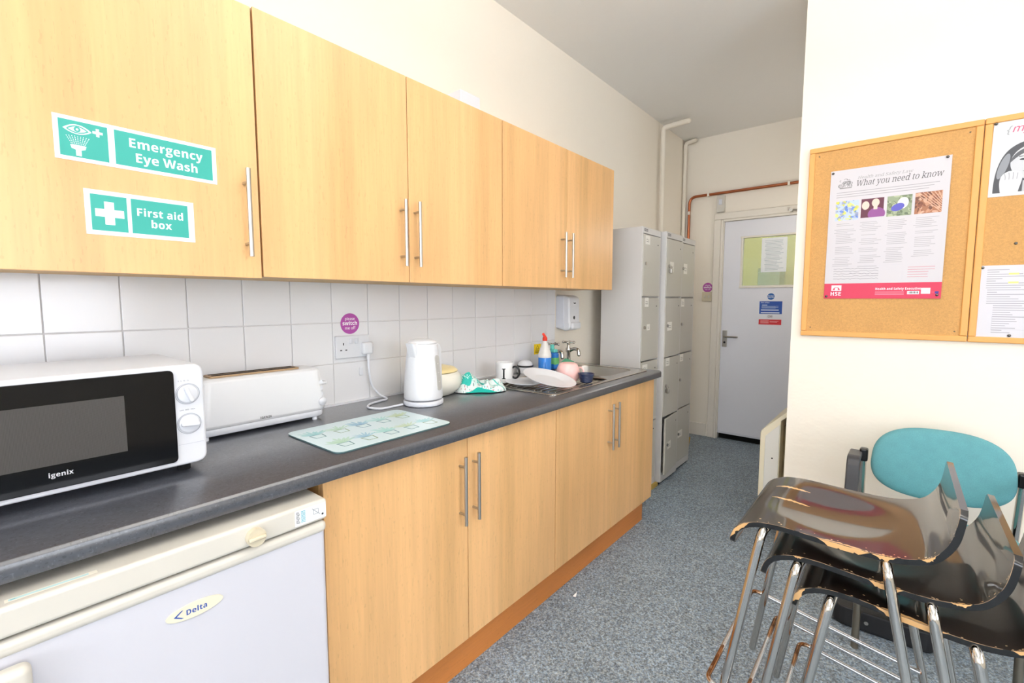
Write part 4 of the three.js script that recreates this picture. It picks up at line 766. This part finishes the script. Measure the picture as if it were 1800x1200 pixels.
    g.fillStyle = '#303236'; g.beginPath(); g.ellipse(226, 392, 30, 9, 0.05, 0, 7); g.fill(); g.beginPath(); g.ellipse(352, 392, 30, 9, -0.05, 0, 7); g.fill(); g.fillRect(190, 360, 66, 6); g.fillRect(322, 358, 66, 6);
    g.fillStyle = '#a4a5a9'; g.beginPath(); g.ellipse(290, 456, 17, 10, 0, 0, 7); g.fill();
    g.fillStyle = '#7d7e83'; g.beginPath(); g.moveTo(222, 496); g.quadraticCurveTo(288, 548, 350, 494); g.quadraticCurveTo(288, 512, 222, 496); g.fill();
    g.fillStyle = '#d4d5d8'; g.beginPath(); g.moveTo(88, 700); g.bezierCurveTo(70, 600, 60, 520, 130, 492); g.bezierCurveTo(190, 478, 232, 510, 228, 560); g.bezierCurveTo(226, 610, 210, 650, 206, 700); g.fill();
    g.strokeStyle = '#8c8d92'; g.lineWidth = 4; for (let i = 0; i < 4; i++) { g.beginPath(); g.moveTo(104 + i * 30, 500 + Math.abs(i - 1.5) * 8); g.quadraticCurveTo(116 + i * 26, 540, 112 + i * 26, 570); g.stroke(); }
    g.fillStyle = '#b4b5b9'; g.fillRect(232, 590, 60, 100); g.fillStyle = '#d0d1d4'; g.fillRect(320, 560, 160, 130);
    g.strokeStyle = '#d6d8db'; g.lineWidth = 20; g.strokeRect(10, 10, W - 20, h - 20);
  });
  solo('portrait_poster', 'black-and-white portrait poster at the top of the right noticeboard', 'poster', sheet(0.21, 0.297, 0.0005, (u, v) => 0.001 + 0.002 * v * u, 8, 8), std(0xffffff, 0.5, { map: my }), [2.04, 1.878, ZC], [0, 0, -0.012]);
  const a4 = canvasTex(512, 724, (g, W, h) => { srand(12); g.fillStyle = '#d6d4da'; g.fillRect(0, 0, W, h); g.fillStyle = '#9f9da5'; for (let i = 0; i < 29; i++) { const ind = i > 8 ? 70 + (i > 15 ? 50 : 0) : 60; g.fillRect(ind, 40 + i * 22, 60 + rnd() * (380 - ind), 6); } g.fillStyle = '#e8dc86'; for (const [x, y] of [[210, 76], [210, 160]]) g.fillRect(x, y, 70, 18); g.strokeStyle = '#c4c2ca'; g.lineWidth = 3; g.strokeRect(120, 500, 340, 130); });
  solo('typed_notice', 'white typed sheet at the bottom of the right noticeboard', 'notice', sheet(0.21, 0.297, 0.0005, (u, v) => 0.001 + 0.003 * (1 - v) * u, 8, 8), std(0xffffff, 0.7, { map: a4 }), [2.033, 1.309, ZC], [0, 0, -0.002]);
  const pinG = merge([at(lathe([[0, 0], [0.0052, 0], [0.0056, 0.0015], [0.004, 0.0038], [0, 0.0046]], 18), 0, 0, 0, Math.PI / 2)]);
  const pinM = phy(new THREE.Color(0x6d6a66), 0.25, { metalness: 1 }), G = 'drawing pins on the noticeboards';
  for (const [x, y, dz, label] of [[1.408, 1.912, 0.0025, 'drawing pin in the top left corner of the safety poster'], [1.806, 1.915, 0.006, 'drawing pin in the top right corner of the safety poster'], [1.408, 1.337, 0.0025, 'drawing pin in the bottom left corner of the safety poster'], [1.805, 1.34, 0.006, 'drawing pin in the bottom right corner of the safety poster'], [1.942, 2.016, 0.003, 'drawing pin in the top left corner of the portrait poster'], [1.938, 1.449, 0.002, 'drawing pin in the top left corner of the typed sheet'], [2.03, 1.176, 0.004, 'drawing pin at the bottom edge of the typed sheet'], [2.026, 1.542, 0.0, 'drawing pin alone on the cork under the portrait poster']]) solo('drawing_pin', label, 'pin', pinG, pinM, [x, y, ZC + dz], [0, 0, 0], G);
}

// ------------------------------------------------------------------ stacked black plywood chairs
const shellProfile = [[-0.172, 0.571], [-0.17, 0.583], [-0.163, 0.607], [-0.15, 0.6245], [-0.13, 0.6368], [-0.105, 0.6455], [-0.06, 0.65], [-0.012, 0.6485], [0.035, 0.6465], [0.085, 0.6455], [0.126, 0.6455], [0.164, 0.6495], [0.2, 0.6595], [0.217, 0.6695], [0.232, 0.6885], [0.2435, 0.713], [0.2495, 0.744], [0.253, 0.779]];
function seatShell() {
  const curve = new THREE.CatmullRomCurve3(shellProfile.map(([x, y]) => new THREE.Vector3(x, y, 0)), false, 'centripetal');
  const N = 72, Mz = 28, T = 0.0125, W = 0.392, pts = curve.getSpacedPoints(N), pos = [], uv = [], idx = [];
  const top = [], bot = [];
  for (let i = 0; i <= N; i++) {
    const p = pts[i], q = pts[Math.min(N, i + 1)].clone().sub(pts[Math.max(0, i - 1)]).normalize(), nx = -q.y, ny = q.x, s = i / N;
    const e = Math.min(s, 1 - s) * 0.62, w = W - (e < 0.02 ? 2 * (0.02 - Math.sqrt(Math.max(0, 0.0004 - (0.02 - e) ** 2))) * 0.7 : 0);
    top.push([]); bot.push([]);
    for (let j = 0; j <= Mz; j++) {
      const v = j / Mz, z = (0.5 - v) * w, a = (s - 0.42) / 0.27, b = (v - 0.5) / 0.4, r = a * a + b * b;
      const dip = r < 1 ? 0.013 * (1 - r) ** 1.0 * (1 - 0.3 * r) : 0;
      top[i].push([p.x - nx * dip, p.y - ny * dip, z]); bot[i].push([p.x - nx * (T + dip), p.y - ny * (T + dip), z]);
    }
  }
  const grid = (get, uvf, ni, nj, flip) => { const o = pos.length / 3; for (let i = 0; i <= ni; i++) for (let j = 0; j <= nj; j++) { pos.push(...get(i, j)); uv.push(...uvf(i, j)); } for (let i = 0; i < ni; i++) for (let j = 0; j < nj; j++) { const A = o + i * (nj + 1) + j, B = A + 1, C2 = A + nj + 1, D = C2 + 1; flip ? idx.push(A, C2, B, B, C2, D) : idx.push(A, B, C2, B, D, C2); } };
  grid((i, j) => top[i][j], (i, j) => [i / N, 0.02 + 0.74 * j / Mz], N, Mz, true);
  grid((i, j) => bot[i][j], () => [0.5, 0.79], N, Mz, false);
  for (const [j, f] of [[0, false], [Mz, true]]) grid((i, k) => (k ? bot[i][j] : top[i][j]), (i, k) => [i / N, (j ? 0.99 : 0.82) + (k ? (j ? -0.075 : 0.08) : 0)], N, 1, !f);
  for (const [i, f] of [[0, true], [N, false]]) grid((j, k) => (k ? bot[i][j] : top[i][j]), (j, k) => [i ? 0.995 : 0.004, 0.83 + 0.05 * k], Mz, 1, !f);
  const g = new THREE.BufferGeometry(); g.setAttribute('position', new THREE.Float32BufferAttribute(pos, 3)); g.setAttribute('uv', new THREE.Float32BufferAttribute(uv, 2)); g.setIndex(idx); g.computeVertexNormals(); return g;
}
function shellTexture(s, chips, streaks) {                          // black paint with bare wood where it has chipped off
  return canvasTex(2048, 1024, (g, W, h) => {
    srand(s);
    g.fillStyle = '#231b17'; g.fillRect(0, 0, W, h);
    const Y = (v) => (1 - v) * h, ragged = (u0, u1, v, th) => { g.fillStyle = '#d3a56c'; g.beginPath(); g.moveTo(u0 * W, Y(v)); const n = 14; for (let i = 0; i <= n; i++) g.lineTo((u0 + (u1 - u0) * i / n) * W, Y(v) + th * h * Math.sin(Math.PI * i / n) * (0.6 + 0.7 * rnd())); for (let i = n; i >= 0; i--) g.lineTo((u0 + (u1 - u0) * i / n) * W, Y(v) - 0.006 * h * rnd()); g.fill(); };
    g.fillStyle = '#0a0807'; g.fillRect(0, 0, W, Y(0.785));          // edges and underside
    g.fillStyle = '#a58768'; for (let u = 0; u < 1; u += 0.004) { const k = pnoise(u * 40, 1, 64, 64, s); if (k > 0.25) { g.fillRect(u * W, Y(0.822) - 5 * k, 0.005 * W, 9 * k); g.fillRect(u * W, Y(0.0215), 0.005 * W, 3 * k); } }
    for (const [u0, u1, th] of chips) { ragged(u0, u1, 0.822, -th); ragged(u0, u1, 0.02, -th * 0.16); }
    g.fillStyle = '#d9b98f'; for (let i = 0; i < 34; i++) { const u = rnd(), r = 2 + rnd() * 4; g.beginPath(); g.ellipse(u * W, Y(0.026 + rnd() * rnd() * 0.06), r * 1.6, r * 0.7, 0, 0, 7); g.fill(); }
    for (const [u0, u1, v, dv] of streaks) { g.fillStyle = '#dcb583'; g.beginPath(); for (let i = 0; i <= 20; i++) g.lineTo((u0 + (u1 - u0) * i / 20) * W, Y(v + dv * i / 20) - (7 + 12 * rnd()) * Math.sin(Math.PI * (i + 1) / 22)); for (let i = 20; i >= 0; i--) g.lineTo((u0 + (u1 - u0) * i / 20) * W, Y(v + dv * i / 20) + (6 + 11 * rnd()) * Math.sin(Math.PI * (i + 1) / 22)); g.fill(); }
  });
}
{
  const shell = seatShell();
  const rust = canvasTex(1024, 32, (g, W, h) => { srand(8); g.fillStyle = '#cfcfd2'; g.fillRect(0, 0, W, h); for (const [a, b] of [[0.30, 0.42], [0.56, 0.69]]) for (let i = 0; i < 120; i++) { g.fillStyle = ['#8a5a35', '#a5764c', '#6d4326'][i % 3]; g.globalAlpha = 0.7; g.fillRect((a + (b - a) * (0.5 + 0.5 * (rnd() + rnd() - 1))) * W, rnd() * h, 8 + rnd() * 22, 2 + rnd() * 8); } g.globalAlpha = 1; });
  const ringM = phy(0xffffff, 0.2, { metalness: 0.9, map: rust });
  const ringG = bent([[0.235, 0.155, 0.226], [-0.2, 0.21, 0.252], [-0.2, 0.21, -0.252], [0.235, 0.155, -0.226]], 0.0062, 0.03, 12);
  const frontLeg = (s) => bent([[-0.088, 0.622, s * 0.12], [-0.094, 0.63, s * 0.208], [-0.192, 0.004, s * 0.248]], 0.0105, 0.028, 16);
  const rearLeg = (s) => bent([[0.14, 0.622, s * 0.12], [0.146, 0.63, s * 0.208], [0.27, 0.004, s * 0.248]], 0.0105, 0.028, 16);
  const legs = [frontLeg(1), frontLeg(-1), rearLeg(1), rearLeg(-1)];
  const spots = [
    [1.55, 0.12, 0, 'topmost black plywood chair of the stack, two bare scratches on its seat', shellTexture(61, [[0.03, 0.16, 0.07], [0.42, 0.6, 0.11], [0.6, 0.68, 0.06], [0.75, 0.8, 0.04]], [[0.17, 0.33, 0.58, 0.0], [0.18, 0.35, 0.41, 0.0]])],
    [1.626, 0.059, -0.02, 'middle black plywood chair of the stack, chipped along its side edge', shellTexture(62, [[0.46, 0.57, 0.13], [0.2, 0.24, 0.03], [0.7, 0.76, 0.04]], [])],
    [1.695, 0.0, -0.045, 'lowest black plywood chair of the stack, standing on the floor', shellTexture(63, [[0.02, 0.12, 0.1], [0.36, 0.58, 0.13], [0.74, 0.8, 0.05]], [])],
  ];
  for (const [x, y, tilt, label, tex] of spots) {
    const t = thing('stacking_chair', label, 'chair', [x, y, -1.455], 0, 'stacked black plywood chairs');
    const seat = part('seat_shell', shell, phy(0xffffff, 0.32, { map: tex, clearcoat: 1, clearcoatRoughness: 0.045, specularIntensity: 0.3 }), t);
    if (tilt) { const py = 0.64, c = Math.cos(tilt), s = Math.sin(tilt); seat.rotation.z = tilt; seat.position.set(s * py, py - c * py, 0); }
    for (const g of legs) part('leg', g, M.chrome, t);
    part('footrest_ring', ringG, ringM, t);
    part('under_frame', merge([bent([[-0.088, 0.622, -0.12], [-0.088, 0.622, 0.12]], 0.0095, 0.01), bent([[0.14, 0.622, -0.12], [0.14, 0.622, 0.12]], 0.0095, 0.01)]), M.chrome, t);
  }
}

// ------------------------------------------------------------------ teal armchair against the noticeboard wall
{
  const t = thing('armchair', 'teal upholstered armchair with black arms below the noticeboards', 'chair', [1.835, 0, -2.42]);
  const fab = rep(dataTex(256, 256, (u, v) => { const a = pnoise(u * 128, v * 128, 128, 128, 81), b = pnoise(u * 6, v * 6, 6, 6, 82), k = 0.96 + 0.1 * (a - 0.5) + 0.04 * (b - 0.5); return [98 * k, 160 * k, 167 * k]; }), 0.12, 0.12);
  const teal = phy(0xffffff, 0.9, { map: fab, sheen: 0.4, sheenRoughness: 0.5, sheenColor: new THREE.Color(0x8fd0d4) });
  // backrest: a puffed superellipse
  const pad = (w, h, d, n, top) => {
    const g = new THREE.SphereGeometry(1, 64, 40), p = g.attributes.position;
    const sp = (v, e) => Math.sign(v) * Math.pow(Math.abs(v), e);
    for (let i = 0; i < p.count; i++) {
      let x = p.getX(i), y = p.getY(i), z = p.getZ(i); const r = Math.hypot(x, y) || 1e-6, a = Math.atan2(y, x);
      const R = 1 / Math.pow(Math.pow(Math.abs(Math.cos(a)), n) + Math.pow(Math.abs(Math.sin(a)), n), 1 / n), rr = Math.pow(r, 0.7);
      let X = Math.cos(a) * R * rr * w / 2, Yy = Math.sin(a) * R * rr * h / 2; X *= 1 + top * Yy / h;
      p.setXYZ(i, X, Yy, sp(z, 0.75) * d / 2 + 0.05 * (X / w) ** 2 * 4 * 0.4);
    }
    g.computeVertexNormals(); return boxUV(g);
  };
  part('backrest', pad(0.425, 0.285, 0.075, 2.7, -0.1), teal, t, [0.005, 0.662, -0.06], [-0.12, 0, 0]);
  const st = part('seat', pad(0.47, 0.46, 0.07, 4.5, 0), teal, t, [0, 0.415, 0.12], [-Math.PI / 2, 0, 0]);
  part('seat_pan', rbox(0.44, 0.02, 0.43, 0.008), M.blackPlastic, t, [0, 0.37, 0.12]);
  for (const s of [-1, 1]) {
    part('back_post', bent([[s * 0.237, 0.0, -0.2], [s * 0.237, 0.36, -0.14], [s * 0.237, 0.66, -0.075]], 0.0125, 0.12, 14), M.chrome, t);
    part('front_leg', bent([[s * 0.212, 0.0, 0.29], [s * 0.212, 0.4, 0.26]], 0.0125, 0.02, 14), phy(new THREE.Color(0x8d8578), 0.3, { metalness: 1 }), t);
    part('post_cap', at(rbox(0.03, 0.055, 0.04, 0.008), s * 0.235, 0.655, -0.075), M.black, t);
    const arm = new THREE.Shape(); arm.moveTo(-0.11, 0.0); arm.lineTo(0.03, 0.012); arm.quadraticCurveTo(0.06, 0.01, 0.075, -0.02); arm.lineTo(0.12, -0.2); arm.lineTo(0.095, -0.2); arm.lineTo(0.05, -0.028); arm.quadraticCurveTo(0.044, -0.014, 0.02, -0.014); arm.lineTo(-0.11, -0.022); arm.closePath();
    part('armrest', at(ext(arm, 0.045, 0.006, 3, 8).translate(0, 0, -0.0225), s * 0.268, 0.667, 0, 0, 0, 0), phy(new THREE.Color(0x3c3c40), 0.45), t).rotation.set(0, 0, 0);
  }
  for (const o of t.children.filter((c2) => c2.name === 'armrest')) { const sx = o.geometry.boundingBox ? 0 : 0; o.geometry.computeBoundingBox(); const cx = (o.geometry.boundingBox.min.x + o.geometry.boundingBox.max.x) / 2, s = cx < 0 ? -1 : 1; o.geometry.translate(-s * 0.268, -0.667, 0).rotateY(-Math.PI / 2); o.position.set(s * 0.262, 0.667, 0.02); }
}
{ // black plastic tray on the floor under the armchair
  const t = thing('plastic_tray', 'black rounded plastic tray on the floor under the teal armchair', 'tray', [1.70, 0, -2.31], 0.02);
  const outer = roundRect(0.34, 0.13, 0.062), inner = new THREE.Path(); inner.setFromPoints(roundRect(0.316, 0.106, 0.05).getPoints(10)); 
  part('base', at(ext(roundRect(0.32, 0.11, 0.052), 0.02, 0.004, 2, 10), 0, 0, 0, -Math.PI / 2), M.blackPlastic, t);
  outer.holes.push(inner);
  part('rim', at(ext(outer, 0.075, 0.006, 3, 10), 0, 0.01, 0, -Math.PI / 2), M.blackPlastic, t);
  part('screw', at(cyl(0.007, 0.004, 14), -0.05, 0.045, 0.066, Math.PI / 2), M.steel, t);
}
solo('paper_scrap', 'small white paper scrap on the floor by the cupboards', 'paper', ext(poly([[-0.006, -0.013], [0.009, -0.011], [0.0, 0.016]]), 0.001, 0.0003, 1), M.paper, [0.635, 0.004, -1.72], [-1.2, 0.3, 0]);

scene.traverse((o) => { if (o.isPointLight) o.castShadow = true; });
renderer.render(scene, camera);
